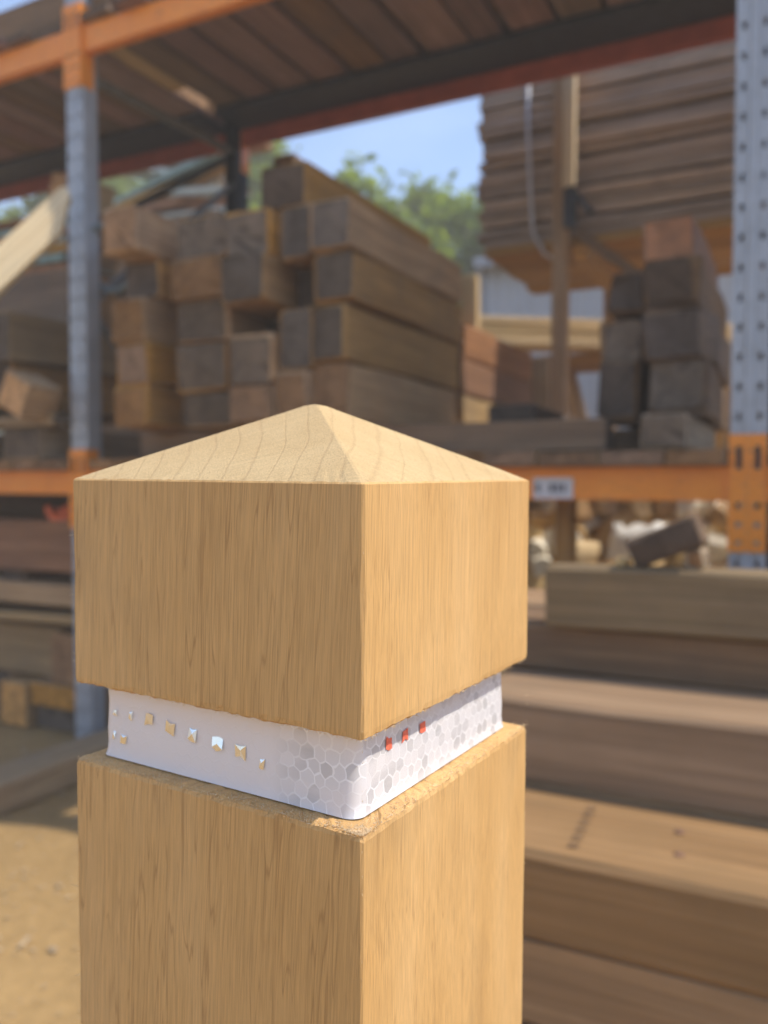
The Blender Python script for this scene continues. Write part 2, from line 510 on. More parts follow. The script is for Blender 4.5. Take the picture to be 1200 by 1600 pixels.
def rack():
    root = empty('pallet_rack', (UPX[1], YF, 0))
    tag(root, 'tall pallet rack with perforated steel uprights and orange beams', 'rack')
    me = upright_mesh()
    me_r = me.copy(); me_r.materials.clear(); me_r.materials.append(M['steel_dark'])  # rear uprights: their shade is put into the dark colour
    base = Vector(root.location)
    def part(o, lx=None):
        o.parent = root
        o.location = Vector(o.location) - base
        return o
    for x in UPX:
        for rear in (0, 1):
            o = link(bpy.data.objects.new('upright', me_r if rear else me))
            o.location = (x, YR if rear else YF, 0)
            if rear:
                o.rotation_euler = (0, 0, math.pi)
            md = o.modifiers.new('thickness', 'SOLIDIFY'); md.thickness = 0.002; md.offset = 1
            part(o)
            part(box('base_plate', x - 0.075, x + 0.075, (YR - 0.13 if rear else YF - 0.04), (YR + 0.04 if rear else YF + 0.13), -0.004, 0.007, 'steel_grey'))
        # frame bracing between front and rear upright
        for (za, zb) in ((0.25, 0.25), (0.3, 1.05), (1.95, 1.15), (2.0, 2.85), (3.0, 3.03), (3.4, 4.2)):
            part(bar('brace', (x, YF + 0.08, za), (x, YR - 0.08, zb), 0.03, 0.03, 'steel_grey'))
    for bay in range(3):
        xa, xb = UPX[bay] + UW / 2 + 0.002, UPX[bay + 1] - UW / 2 - 0.002
        for (z0, z1) in BZ:
            for rear in (0, 1):
                y0, y1 = (YF + 0.004, YF + 0.054) if not rear else (YR - 0.054, YR - 0.004)
                # open step profile beam
                prof = [(y0, z0), (y1, z0), (y1, z1), (y0 + 0.022, z1), (y0 + 0.022, z1 - 0.022), (y0, z1 - 0.022)] if not rear else \
                       [(y0, z0), (y1, z0), (y1, z1 - 0.022), (y1 - 0.022, z1 - 0.022), (y1 - 0.022, z1), (y0, z1)]
                if not rear:
                    prof = [(y0, z0), (y1, z0), (y1, z1 - 0.03), (y1 - 0.02, z1 - 0.03), (y1 - 0.02, z1), (y0, z1)]
                V = [(xa, a, b) for a, b in prof] + [(xb, a, b) for a, b in prof]
                n = len(prof)
                F = [(k, (k + 1) % n, n + (k + 1) % n, n + k) for k in range(n)] + [list(range(n))[::-1], list(range(n, 2 * n))]
                mid = Vector(((xa + xb) / 2, y0, z0))
                o = fixn(mesh('beam', [Vector(v) - mid for v in V], F, 'orange_paint_shaded' if rear and z0 > 2 else 'orange_paint', None, mid))
                bm = bmesh.new(); bm.from_mesh(o.data)
                bmesh.ops.bevel(bm, geom=[e for e in bm.edges if abs(e.verts[0].co.x - e.verts[1].co.x) > 1], offset=0.003, segments=2, affect='EDGES')
                bm.to_mesh(o.data); bm.free()
                part(o)
                # slotted end connectors on each upright
                for side in (0, 1):
                    cx = UPX[bay + side] + (UW / 4 + 0.001 if side == 0 else -UW / 4 - 0.001)
                    zc0, zc1 = z0 - 0.15, z1 + 0.093
                    holes = [(zc1 - 0.105, zc1 - 0.035), (zc0 + 0.13, zc0 + 0.148), (zc0 + 0.075, zc0 + 0.09), (zc0 + 0.022, zc0 + 0.034)]
                    hw = UW / 4 + 0.002
                    V, F = perforated((0.001,), 0, zc1 - zc0, [(a - zc0, b - zc0) for a, b in holes], 0.0085, (-hw, hw - 0.003))
                    bb = len(V)
                    sg = 1 if side == 0 else -1
                    ex = (hw - 0.003) if sg > 0 else -hw
                    V += [(ex, 0, 0), (ex, 0.075, 0), (ex, 0.075, zc1 - zc0), (ex, 0, zc1 - zc0)]
                    F.append((bb, bb + 1, bb + 2, bb + 3))
                    yy = YF - 0.012 if not rear else YR + 0.012
                    o = mesh('beam_connector', V, F, 'orange_paint', None, (cx, yy, zc0))
                    if rear:
                        o.scale = (1, -1, 1)
                    md = o.modifiers.new('thickness', 'SOLIDIFY'); md.thickness = 0.004; md.offset = 0
                    part(o)
                    sl = mesh('slot_shade', *boxv(-0.0075, 0.0095, 0.0, 0.004, holes[0][0] - zc0 + 0.001, holes[0][1] - zc0 - 0.001), 'steel_dark', o, (0, 0.005, 0))  # dark filler painting the shade inside the upper connector slot
        # dark steel rail under the deck along the back
        part(box('support_rail', xa, xb, YR - 0.30, YR - 0.06, 3.146, 3.178, 'steel_dark'))
    part(bar('brace', (-3.66, YR - 0.03, 2.86), (-2.97, YR - 0.03, 3.025), 0.035, 0.03, 'steel_dark'))
    return root
rack()

def label_plate():
    root = empty('beam_label', (-0.750, YF - 0.001, 1.139))
    tag(root, 'small pale location label stuck on the lower orange beam', 'label')
    x0, x1 = -0.066, 0.066
    mesh('plate', *boxv(x0, x1, 0.0, 0.003, 0, 0.068), 'plate_white', root)
    rg = random.Random(2)
    # blurred dark characters: two groups of bars
    for k, (a, b) in enumerate(((-0.058, -0.044), (-0.012, 0.004), (0.010, 0.024), (0.030, 0.042))):
        mesh('character', *boxv(a, b, -0.0015, 0.0002, 0.020, 0.050), 'plate_ink', root)
label_plate()

# shelf decks
def deck(name, label, xa, xb, z0, z1, y0, y1, mat, wmin, wmax, gmin, gmax, skip=None, seed=1, end='end_dark'):
    rg = random.Random(seed)
    root = empty(name, ((xa + xb) / 2, (y0 + y1) / 2, z0))
    tag(root, label, 'shelf deck')
    base = Vector(root.location)
    x = xa
    st = random.getstate(); random.seed(seed)
    while x < xb - 0.05:
        wd = min(rg.uniform(wmin, wmax), xb - x)
        if not (skip and skip[0] < x + wd / 2 < skip[1]):
            m = mat[rg.randrange(len(mat))]
            o = timber('board', x, x + wd, y0 + rg.uniform(-0.03, 0.03), y1 + rg.uniform(-0.02, 0.03), z0 + 0.002, z1 + rg.uniform(-0.004, 0.004), 'y', m, end, jit=0.0012, ch=0.003, seg=2)
            o.parent = root
            o.location = Vector(o.location) - base
        x += wd + rg.uniform(gmin, gmax)
    random.setstate(st)
    return root
DK = ['deck_wood', 'deck_wood', 'deck_wood', 'dark_wood_y']
deck('shelf_deck', 'brown plank deck overhead between the two front uprights', UPX[1] + 0.065, UPX[2] - 0.07, 3.182, 3.215, 2.675, 3.97, DK, 0.13, 0.20, 0.018, 0.045, None, 11)
deck('shelf_deck', 'brown plank deck overhead left of the left upright', UPX[0] + 0.07, UPX[1] - 0.065, 3.182, 3.215, 2.675, 3.97, DK, 0.13, 0.20, 0.008, 0.02, None, 12)
deck('shelf_deck', 'unseen plank deck added for shade beyond the right upright', UPX[2] + 0.07, UPX[3] - 0.07, 3.182, 3.215, 2.675, 3.97, DK, 0.13, 0.20, 0.01, 0.03, None, 13)  # out of view, added to keep sun off the middle bay
LDK = ['grey_wood_y', 'sleeper_y', 'grey_wood_y']
deck('shelf_deck', 'weathered plank deck on the lower orange beam behind the post', UPX[1] + 0.07, UPX[2] - 0.06, 1.245, 1.292, 2.665, 3.95, LDK, 0.16, 0.24, 0.002, 0.01, None, 14, 'end_brown')
deck('shelf_deck', 'weathered plank deck on the lower orange beam left of the left upright', UPX[0] + 0.07, UPX[1] - 0.06, 1.245, 1.292, 2.665, 3.95, LDK, 0.16, 0.24, 0.002, 0.01, None, 15, 'end_brown')
deck('shelf_deck', 'weathered plank deck on the lower orange beam beyond the right upright', UPX[2] + 0.06, UPX[3] - 0.07, 1.245, 1.292, 2.665, 3.95, LDK, 0.16, 0.24, 0.002, 0.01, None, 16, 'end_brown')

# load on the top shelf
for k in range(5):
    y0 = 2.74 + 0.25 * k
    timber('timber_baulk', -2.84, -0.25, y0, y0 + 0.24, 3.222, 3.43, 'x', 'dark_wood_x', 'end_brown', f'dark baulk on the top shelf between the uprights, {ORD[k]} from the front', 'timber', 'baulks on the top shelf')
    timber('timber_baulk', -5.5, -2.985, y0, y0 + 0.24, 3.222, 3.40, 'x', 'dark_wood_x', 'end_brown', f'dark baulk on the top shelf of the left bay, {ORD[k]} from the front', 'timber', 'baulks on the top shelf')
    timber('timber_baulk', -0.05, 2.45, y0, y0 + 0.24, 3.222, 3.40, 'x', 'dark_wood_x', 'end_brown', f'unseen baulk added for shade on the right bay deck, {ORD[k]} from the front', 'timber', 'baulks on the top shelf')  # unseen load, added with its deck for shade
timber('timber_offcut', -2.965, -2.86, 2.82, 3.40, 3.20, 3.24, 'y', 'new_wood_y', 'end_tan', 'pale board bridging the gap between the top shelf decks', 'timber')

# ------------------------------------------------------------------ sleepers on the lower shelf
def bearers():
    for k, y in enumerate((2.78, 3.45)):
        timber('bearer', -2.62, -0.60, y, y + 0.13, 1.297, 1.405, 'x', 'dark_wood_x', 'end_dark', f'dark timber bearer lying along the lower shelf under the sleepers, {"front" if k == 0 else "back"} one', 'timber', 'bearers on the lower shelf')
    timber('bearer', -0.475, -0.335, 2.70, 3.6, 1.297, 1.405, 'y', 'grey_wood_y', 'end_grey', 'short grey bearer block under the thick ragged sleepers by the right upright', 'timber')
bearers()
COLS = [
    # name, x0, x1, [z...], [front y], end material, body
    ('leftmost column by the left upright', -2.545, -2.365, [1.41, 1.585, 1.755, 1.935, 2.10, 2.285], [2.56, 2.56, 2.55, 2.62, 2.50], ['end_brown', 'end_brown', 'end_brown', 'end_dark', 'end_brown']),
    ('second column from the left', -2.235, -1.985, [1.41, 1.545, 1.735, 1.90, 2.06, 2.225], [2.60, 2.58, 2.58, 2.55, 2.58], ['end_grey', 'end_grey', 'end_grey', 'end_brown', 'end_grey']),
    ('third column from the left', -1.975, -1.775, [1.41, 1.56, 1.745, 1.85, 2.03, 2.205], [2.58, 2.56, 2.80, 2.52, 2.56], ['end_brown', 'end_grey', 'end_dark', 'end_grey', 'end_grey']),
    ('fourth column from the left', -1.765, -1.625, [1.41, 1.60, 1.83, 2.01, 2.21], [2.56, 2.58, 2.72, 2.60], ['end_brown', 'end_grey', 'end_dark', 'end_grey']),
    ('right column with the long brown flank', -1.615, -1.45, [1.41, 1.625, 1.835, 2.02, 2.20], [2.62, 2.60, 2.60, 2.58], ['end_brown', 'end_grey', 'end_grey', 'end_grey']),
]
for (cn, x0, x1, zs, ys, es) in COLS:
    for k in range(len(zs) - 1):
        n = len(zs) - 2 - k
        pos = ['top', 'second from the top', 'third from the top', 'fourth from the top', 'bottom'][n] if n < 4 else 'bottom'
        dx = random.uniform(-0.008, 0.008) if x0 < -1.62 else 0.0
        xo = -0.045 if (x0 > -1.62 and k < 2) else 0.0
        timber('sleeper', x0 + dx + xo, x1 + dx + xo * 0.6, ys[k], 3.64 + random.uniform(-0.03, 0.03), zs[k] + 0.002, zs[k + 1] - 0.003, 'y',
               'tan_wood_y' if (x0 > -1.62 and k < 2) else 'sleeper_y', es[k],  # lower right sleepers paler: glare on the flank put into their colour
               f'racked sleeper, {pos} of the {cn}', 'sleeper', 'sleepers stacked on the lower shelf', rot=(0, random.uniform(-0.012, 0.012), random.uniform(-0.015, 0.015)), jit=0.005, ch=0.010)
timber('sleeper', -1.86, -1.655, 2.62, 3.75, 2.213, 2.375, 'y', 'sleeper_y', 'end_dark', 'single old sleeper lying on top of the racked sleeper stack', 'sleeper', rot=(0, 0.01, 0.0), jit=0.005, ch=0.01)
# shorter reddish sleepers behind, visible past the end of the stack
for k, (z0, z1, m) in enumerate(((1.41, 1.60, 'grey_wood_y'), (1.605, 1.77, 'red_wood_y'), (1.775, 1.945, 'red_wood_y'))):
    timber('sleeper', -1.72, -1.46, 3.70, 4.78, z0, z1, 'y', m, 'end_brown', f'reddish sleeper behind the racked stack, {["bottom", "middle", "top"][k]} of three', 'sleeper', 'reddish sleepers at the back', jit=0.006, ch=0.01)
timber('timber_offcut', -1.14, -0.96, 3.10, 3.85, 1.407, 1.49, 'y', 'dark_wood_y', 'end_dark', 'low dark offcut lying on the shelf bearers right of the sleeper stack', 'timber', rot=(0, 0, 0.05))
timber('timber_post', -2.78, -2.64, 4.05, 4.15, 0.0, 3.06, 'z', 'dark_wood_z', 'end_dark', 'dark timber post standing behind the rear rack upright', 'post')
timber('upright_board', -1.60, -1.515, 4.02, 4.06, 1.41, 2.245, 'z', 'new_wood_z', 'end_tan', 'pale board standing upright behind the sleeper stack', 'board')

# the two ragged piles near the right upright
PL = [(-0.652, -0.515, 1.405, 1.60, 2.92, 'dark_wood_y', 'end_dark'), (-0.655, -0.51, 1.605, 1.765, 2.95, 'dark_wood_y', 'end_grey'), (-0.635, -0.50, 1.77, 1.915, 2.97, 'dark_wood_y', 'end_dark')]
for k, (x0, x1, z0, z1, y, m, e) in enumerate(PL):
    timber('sleeper', x0, x1, y, 3.8, z0, z1, 'y', m, e, f'dark worn sleeper in the narrow pile near the right upright, {["bottom", "middle", "top"][k]} one', 'sleeper', 'worn sleepers near the right upright', rot=(0, random.uniform(-.02, .02), 0), jit=0.010, ch=0.012)
PL = [(-0.485, -0.30, 1.41, 1.59, 2.86), (-0.492, -0.295, 1.593, 1.76, 2.88), (-0.495, -0.315, 1.763, 1.93, 2.9)]
for k, (x0, x1, z0, z1, y) in enumerate(PL):
    timber('sleeper', x0, x1, y, 3.8, z0, z1, 'y', 'dark_wood_y', 'end_dark' if k else 'end_grey', f'ragged dark sleeper in the thick pile beside the right upright, {["bottom", "middle", "top"][k]} one', 'sleeper', 'ragged sleepers beside the right upright', rot=(0, random.uniform(-.02, .02), 0), jit=0.013, ch=0.014)
timber('timber_offcut', -0.505, -0.345, 2.93, 3.7, 1.934, 2.07, 'y', 'red_wood_y', 'paint_rust', 'rusty orange offcut on top of the ragged sleeper pile', 'timber', rot=(0, -0.03, 0), jit=0.005)

# ------------------------------------------------------------------ left bay loads
lb = [(-3.63, -3.30, 2.66, 1.76, 1.985, 'grey_wood_y', 'end_grey', 'upper'), (-3.70, -3.33, 2.70, 1.545, 1.755, 'sleeper_y', 'end_dark', 'lower')]
for (x0, x1, y, z0, z1, m, e, n) in lb:
    timber('timber_baulk', x0, x1, y, 3.9, z0, z1, 'y', m, e, f'broad weathered baulk left of the left upright, {n} of two', 'timber', 'baulks in the left bay', jit=0.006)
timber('timber_baulk', -4.3, -3.80, 2.72, 3.9, 1.545, 1.99, 'y', 'dark_wood_y', 'end_dark', 'large dark baulk at the far left of the left bay', 'timber')
timber('timber_offcut', -3.20, -3.035, 2.50, 2.68, 1.50, 1.66, 'y', 'tan_wood_y', 'end_tan', 'tilted orange-brown timber end at the left edge beside the left upright', 'timber', rot=(0, 0.45, 0), jit=0.004)
timber('board', -5.4, -3.0, 2.64, 2.86, 1.445, 1.49, 'x', 'grey_wood_x', 'end_grey', 'pale flat board under the left bay baulks', 'board')
for k in range(4):
    timber('bearer', -5.2 + 0.62 * k, -5.0 + 0.62 * k, 2.66, 3.9, 1.297, 1.44, 'y', 'dark_wood_y' if k % 2 else 'grey_wood_y', 'end_grey', f'bearer block on the lower shelf of the left bay, {ORD[3 - k]} from the left upright', 'timber', 'bearers in the left bay')
timber('bearer', -3.35, -3.10, 2.66, 3.9, 1.297, 1.44, 'y', 'grey_wood_y', 'end_grey', 'grey bearer block closest to the left upright', 'timber')
for k in range(2):
    timber('timber_baulk', -5.4, -3.40, 3.10 + 0.4 * k, 3.45 + 0.4 * k, 1.995, 2.285, 'x', 'dark_wood_x', 'end_brown', f'dark cross baulk under the painted boards, {["front", "rear"][k]} one', 'timber')
pb = ['paint_teal', 'paint_rust', 'paint_teal', 'tan_wood_x', 'paint_pale', 'paint_rust', 'paint_teal', 'red_wood_x']
for k, m in enumerate(pb):
    z = 2.29 + 0.046 * k
    timber('painted_board', -5.3, -3.52 + random.uniform(-0.1, 0.12), 3.25 + random.uniform(-.02, .02), 3.62, z, z + 0.040, 'x', m, 'end_brown', f'painted board in the stack left of the left upright, {ORD[k]} from the bottom', 'board', 'painted boards in the left bay', rot=(0, 0, random.uniform(-0.03, 0.03)))
timber('timber_offcut', -3.78, -3.50, 3.30, 3.5, 2.665, 2.86, 'y', 'new_wood_y', 'end_tan', 'pale cream timber block behind the left upright', 'timber', rot=(0, 0.25, 0))
# cream plank reaching out past the left upright, its end cut on the slant
def slant_plank():
    d0 = Vector((0.40, 0.53, 0.745)).normalized()
    q = Vector((-2.79, 2.60, 2.40))
    p = q - d0 * (q.z / d0.z)
    L = (q - p).length
    wd, th = 0.135, 0.05
    out = [(0, 0), (L - 0.17, 0), (L - 0.02, wd * 0.60), (L, wd * 0.86), (L - 0.015, wd), (0, wd)]
    V = [(x, -th / 2, y - wd / 2) for x, y in out] + [(x, th / 2, y - wd / 2) for x, y in out]
    n = len(out)
    F = [list(range(n)), list(range(n, 2 * n))[::-1]] + [(k, n + k, n + (k + 1) % n, (k + 1) % n) for k in range(n)]
    o = fixn(mesh('plank', V, F, 'cream_wood', None, p))
    d = (q - p).normalized()
    nv = Vector((0.64, -0.73, 0.18))
    yv = -(nv - d * nv.dot(d)).normalized()
    zv = d.cross(yv)
    o.rotation_euler = Matrix((d, yv, zv)).transposed().to_euler()
    bm = bmesh.new(); bm.from_mesh(o.data)
    bmesh.ops.bevel(bm, geom=bm.edges[:], offset=0.004, segments=2, affect='EDGES')
    bm.to_mesh(o.data); bm.free()
    tag(o, 'cream sunlit plank with a slanted end leaning against the left upright', 'plank')
slant_plank()
# hose loop hanging behind the left upright
pts = [(-2.80 + 0.19 * math.cos(a) + 0.06, 2.78 + 0.03 * math.sin(2 * a), 2.19 + 0.15 * math.sin(a)) for a in [R(80 + 9 * k) for k in range(32)]]
tag(tube('hose', pts, 0.013, 'hose_blue'), 'blue-grey hose loop hanging behind the left upright', 'hose')

# lower left, under the beam
timber('timber_baulk', -5.3, -3.02, 2.84, 3.10, 0.755, 1.00, 'x', 'red_wood_x', 'end_brown', 'thick reddish baulk under the lower beam at the left', 'timber', jit=0.005)
timber('board', -5.3, -3.02, 2.80, 3.05, 0.60, 0.70, 'x', 'tan_wood_x', 'end_tan', 'yellowish plank under the reddish baulk at the left', 'board')
timber('bearer', -3.6, -3.45, 2.84, 3.3, 0.702, 0.752, 'y', 'dark_wood_y', 'end_dark', 'thin dark packer between the reddish baulk and the yellowish plank', 'timber')
timber('board', -5.3, -3.03, 2.78, 3.05, 0.50, 0.54, 'x', 'grey_wood_x', 'end_grey', 'thin pale board tilted under the yellowish plank', 'board', rot=(0, -0.02, 0))
timber('timber_baulk', -5.3, -3.20, 2.86, 3.2, 0.235, 0.48, 'x', 'grey_wood_x', 'end_grey', 'wide grey baulk low in the left stack', 'timber')
timber('timber_offcut', -3.195, -3.01, 2.78, 3.1, 0.235, 0.47, 'y', 'sleeper_y', 'end_brown', 'squat brown block beside the wide grey baulk', 'timber')
timber('timber_baulk', -3.53, -3.345, 2.76, 3.6, 0.0, 0.215, 'y', 'tan_wood_y', 'end_tan', 'orange-brown baulk end on the ground at the left edge', 'timber')
timber('timber_baulk', -3.325, -3.0, 2.77, 3.6, 0.118, 0.228, 'y', 'tan_wood_y', 'end_tan', 'flat orange-brown timber end lying on a grey one by the left upright', 'timber')
timber('timber_baulk', -3.325, -3.0, 2.80, 3.6, 0.0, 0.114, 'y', 'grey_wood_y', 'end_grey', 'flat grey timber end on the ground by the left upright', 'timber')
timber('timber_baulk', -4.3, -3.56, 2.85, 3.6, 0.0, 0.23, 'y', 'sleeper_y', 'end_dark', 'wide dark baulk on the ground outside the left edge', 'timber')
timber('timber_baulk', -2.76, -2.56, 1.96, 3.3, -0.004, 0.105, 'y', 'grey_wood_y', 'end_tan', 'grey baulk lying on the ground in the shade at lower left', 'timber', jit=0.004)
timber('timber_baulk', -6.0, -3.0, 3.45, 3.80, 0.62, 1.12, 'x', 'dark_wood_x', 'end_dark', 'dark baulk added to block the bright view behind the reddish one', 'timber')  # added to close off the sunlit background between the beams
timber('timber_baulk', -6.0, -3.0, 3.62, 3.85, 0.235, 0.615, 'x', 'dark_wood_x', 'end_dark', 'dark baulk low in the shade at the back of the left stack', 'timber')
def straps():
    rg = random.Random(9)
    V, F = [], []
    for s in range(7):
        cx, cy = -3.16 + rg.uniform(-0.13, 0.10), 2.88 + rg.uniform(0, 0.12)
        a0 = rg.uniform(0, 6)
        rr = rg.uniform(0.025, 0.05)
        b = len(V)
        n = 16
        for k in range(n):
            a = a0 + k * 0.42
            r2 = rr * (1 + 0.25 * math.sin(2.3 * k))
            p = Vector((cx + r2 * 1.7 * math.cos(a), cy + r2 * 0.8 * math.sin(a), 1.035 + r2 * 0.55 * math.sin(a * 1.3 + s)))
            for (dy, dz) in ((-0.004, -0.015), (0.004, -0.015), (0.004, 0.015), (-0.004, 0.015)):
                V.append(p + Vector((0.0, dy, dz + 0.0)))
        for k in range(n - 1):
            for j in range(4):
                F.append((b + 4 * k + j, b + 4 * k + (j + 1) % 4, b + 4 * k + 4 + (j + 1) % 4, b + 4 * k + 4 + j))
    c = Vector((-3.16, 2.93, 1.0))
    o = fixn(mesh('lifting_strap', [v - c for v in V], F, 'strap_orange', None, c))
    tag(o, 'bundle of bright orange webbing strap on the reddish baulk', 'strap')
straps()

# ------------------------------------------------------------------ stepped pile of sleepers in front of the rack
XL, XR = -0.60, 2.0
pile = [
    (1.150, 1.405, 0.533, 0.663, 'top sleeper of the nearest step in the pile right of the post'),
    (1.158, 1.405, 0.400, 0.530, 'sleeper under the nearest step of the pile, second course down'),
    (1.150, 1.405, 0.267, 0.397, 'sleeper under the nearest step of the pile, third course down'),
    (1.155, 1.405, 0.133, 0.264, 'sleeper under the nearest step of the pile, fourth course down'),
    (1.150, 1.405, 0.000, 0.130, 'ground sleeper under the nearest step of the pile'),
    (1.412, 1.655, 0.667, 0.811, 'sleeper of the middle step in the pile right of the post'),
    (1.640, 1.745, 0.905, 1.028, 'topmost sleeper at the back of the stepped pile'),
]
for k, (y0, y1, z0, z1, lab) in enumerate(pile):
    timber('sleeper', (XL + random.uniform(-.06, .06)) if k != 6 else -0.475, XR + random.uniform(-.1, .1), y0, y1, z0, z1, 'x', 'weathered_x' if k == 6 else 'pile_wood', 'end_brown', lab, 'sleeper', 'sleepers in the stepped pile', jit=0.003, ch=0.007, seg=10)
for c in range(3):
    for k in range(5 if c == 0 else 6):
        y0 = 1.415 + 0.26 * c
        z0 = 0.1335 * k
        if c == 0 and k == 5: continue
        timber('sleeper', XL + random.uniform(-.06, .06), XR, y0 + 0.004, y0 + 0.25, z0, z0 + 0.131, 'x', 'sleeper_x', 'end_brown', f'sleeper inside the stepped pile, {["front", "middle", "rear"][c]} row, {ORD[k]} course from the ground', 'sleeper', f'sleepers inside the stepped pile, {["front", "middle", "rear"][c]} row', jit=0.002, seg=3)
timber('sleeper', XL, XR, 1.67, 1.90, 0.806, 0.902, 'x', 'dark_wood_x', 'end_dark', 'dark filler for the shadow gap under the topmost sleeper of the stepped pile', 'sleeper', jit=0.003)  # fills the shadowed gap, its shade put into the dark wood
timber('sleeper', XL - 0.1, XR, 1.945, 2.18, 0.806, 0.905, 'x', 'sleeper_x', 'end_brown', 'sleeper lying just behind the topmost one of the stepped pile', 'sleeper', jit=0.003)
# bolt holes in the nearest top
def bolt_holes():
    for (x, y, z) in ((-0.165, 1.317, 0.663), (-0.155, 1.235, 0.663)):
        n = 14
        V, F = [(0, 0, 0.0045)], []
        for (rr, zz) in ((0.0045, 0.0040), (0.0078, 0.0020)):
            V += [(rr * (1 + 0.15 * math.sin(3 * k)) * math.cos(2 * math.pi * k / n), rr * math.sin(2 * math.pi * k / n), zz) for k in range(n)]
        F = [(0, 1 + k, 1 + (k + 1) % n) for k in range(n)] + [(1 + k, 1 + n + k, 1 + n + (k + 1) % n, 1 + (k + 1) % n) for k in range(n)]
        o = mesh('bolt', V, F, 'rust_dark', None, (x, y, z))
        tag(o, f'dark rusty bolt head in the nearest step of the pile, {"back" if y > 1.3 else "front"} one', 'bolt', 'bolts in the pile step')
    root = empty('tally_marks', (-0.30, 1.25, 0.666))
    tag(root, 'row of short dark tally marks stencilled across the nearest pile step', 'marking')
    for k in range(6):
        mesh('mark', *boxv(-0.008, 0.008, -0.003, 0.003, 0.0, 0.0010), 'tally_ink', root, (0.004 - 0.0018 * k, -0.058 + 0.030 * k, 0.0008), (0, 0, 0.3))
bolt_holes()
timber('timber_offcut', -0.302, -0.162, 1.655, 1.735, 1.053, 1.111, 'y', 'dark_wood_y', 'end_dark', 'dark tilted offcut on the topmost pile sleeper beside the right upright', 'timber', rot=(0, -0.42, 0), jit=0.002)
timber('timber_offcut', -0.205, -0.172, 1.66, 1.73, 1.030, 1.070, 'y', 'grey_wood_y', 'end_brown', 'small grey wedge propping the tilted offcut', 'timber')
timber('timber_offcut', -0.335, -0.312, 1.66, 1.70, 1.029, 1.045, 'x', 'new_wood_x', 'end_tan', 'tiny pale block on the topmost pile sleeper', 'timber')
timber('timber_prop', -0.805, -0.742, 2.93, 3.0, 0.0, 1.24, 'z', 'sleeper_z', 'end_brown', 'brown wooden prop standing under the lower shelf behind the post', 'prop')

# ------------------------------------------------------------------ behind the rack: raised stack of boards
def storage_frame():
    root = empty('storage_frame', (-1.18, 4.42, 0))
    tag(root, 'brown timber frame carrying the raised stack of boards', 'frame')
    b = Vector(root.location)
    def part(o):
        o.parent = root; o.location = Vector(o.location) - b; return o
    for (x, y) in ((-1.232, 4.38), (-0.04, 4.38), (-1.232, 5.62), (-0.04, 5.62)):
        part(timber('post', x, x + 0.075, y, y + 0.09, 0, 3.45 if y < 5 else 2.6, 'z', 'sleeper_z', 'end_brown', jit=0.002))
    part(timber('lit_strip', -1.165, -1.105, 4.325, 4.377, 2.72, 3.46, 'z', 'new_wood_z', 'end_tan', jit=0.001))  # pale strip standing for the sunlit upper side of the post
    for x in (-1.15, -0.15):
        part(timber('bearer', x, x + 0.10, 4.475, 5.60, 2.37, 2.455, 'y', 'tan_wood_y', 'end_tan', jit=0.002))
    part(bar('bracket', (-1.15, 4.36, 2.74), (-1.02, 4.36, 2.58), 0.05, 0.03, 'steel_dark'))
    part(box('bracket', -1.165, -1.10, 4.35, 4.378, 2.52, 2.72, 'steel_dark'))
    part(bar('brace', (-1.10, 4.42, 2.50), (-0.80, 4.42, 2.25), 0.06, 0.05, 'dark_wood_x'))
storage_frame()
rg = random.Random(5)
z = 2.458
k = 0
for k in range(19):
    th = 0.044 + rg.uniform(-0.003, 0.004)
    gap = 0.022 if k % 3 == 2 else 0.004
    x0 = -1.68 + rg.uniform(-0.03, 0.03)
    if k == 0:
        for j in range(5):
            timber('board', x0 + rg.uniform(-.02, .02), 0.16, 4.5 + 0.215 * j, 4.5 + 0.215 * j + 0.205, z, z + th, 'x', 'tan_wood_x', 'end_brown', f'brown bottom board of the raised stack, {ORD[j]} from the front', 'board', 'boards of the raised stack', seg=2)
    else:
        yo = rg.uniform(-0.012, 0.012)
        timber('board', x0, 0.16, 4.5 + yo, 4.72, z, z + th, 'x', 'stacked_board', 'end_grey', f'weathered front board of the raised stack, {ORD[k - 1]} above the bottom layer', 'board', 'boards of the raised stack', seg=6, jit=0.003)
        timber('board', x0 + 0.01, 0.16, 4.735, 5.56, z, z + th, 'x', 'stacked_board', 'end_grey', f'rear sheet of boards in the raised stack, {ORD[k - 1]} above the bottom layer', 'board', 'rear boards of the raised stack', seg=2, jit=0.002)
    z += th + gap
pts = [(-1.395, 4.47, 3.40), (-1.392, 4.46, 3.1), (-1.375, 4.46, 2.75), (-1.36, 4.46, 2.55), (-1.31, 4.50, 2.44), (-1.25, 4.56, 2.40)]
o = tube('hanging_strap', pts, 0.012, 'white_strap', n=6)
tag(o, 'pale strap hanging down the front of the raised board stack', 'strap')

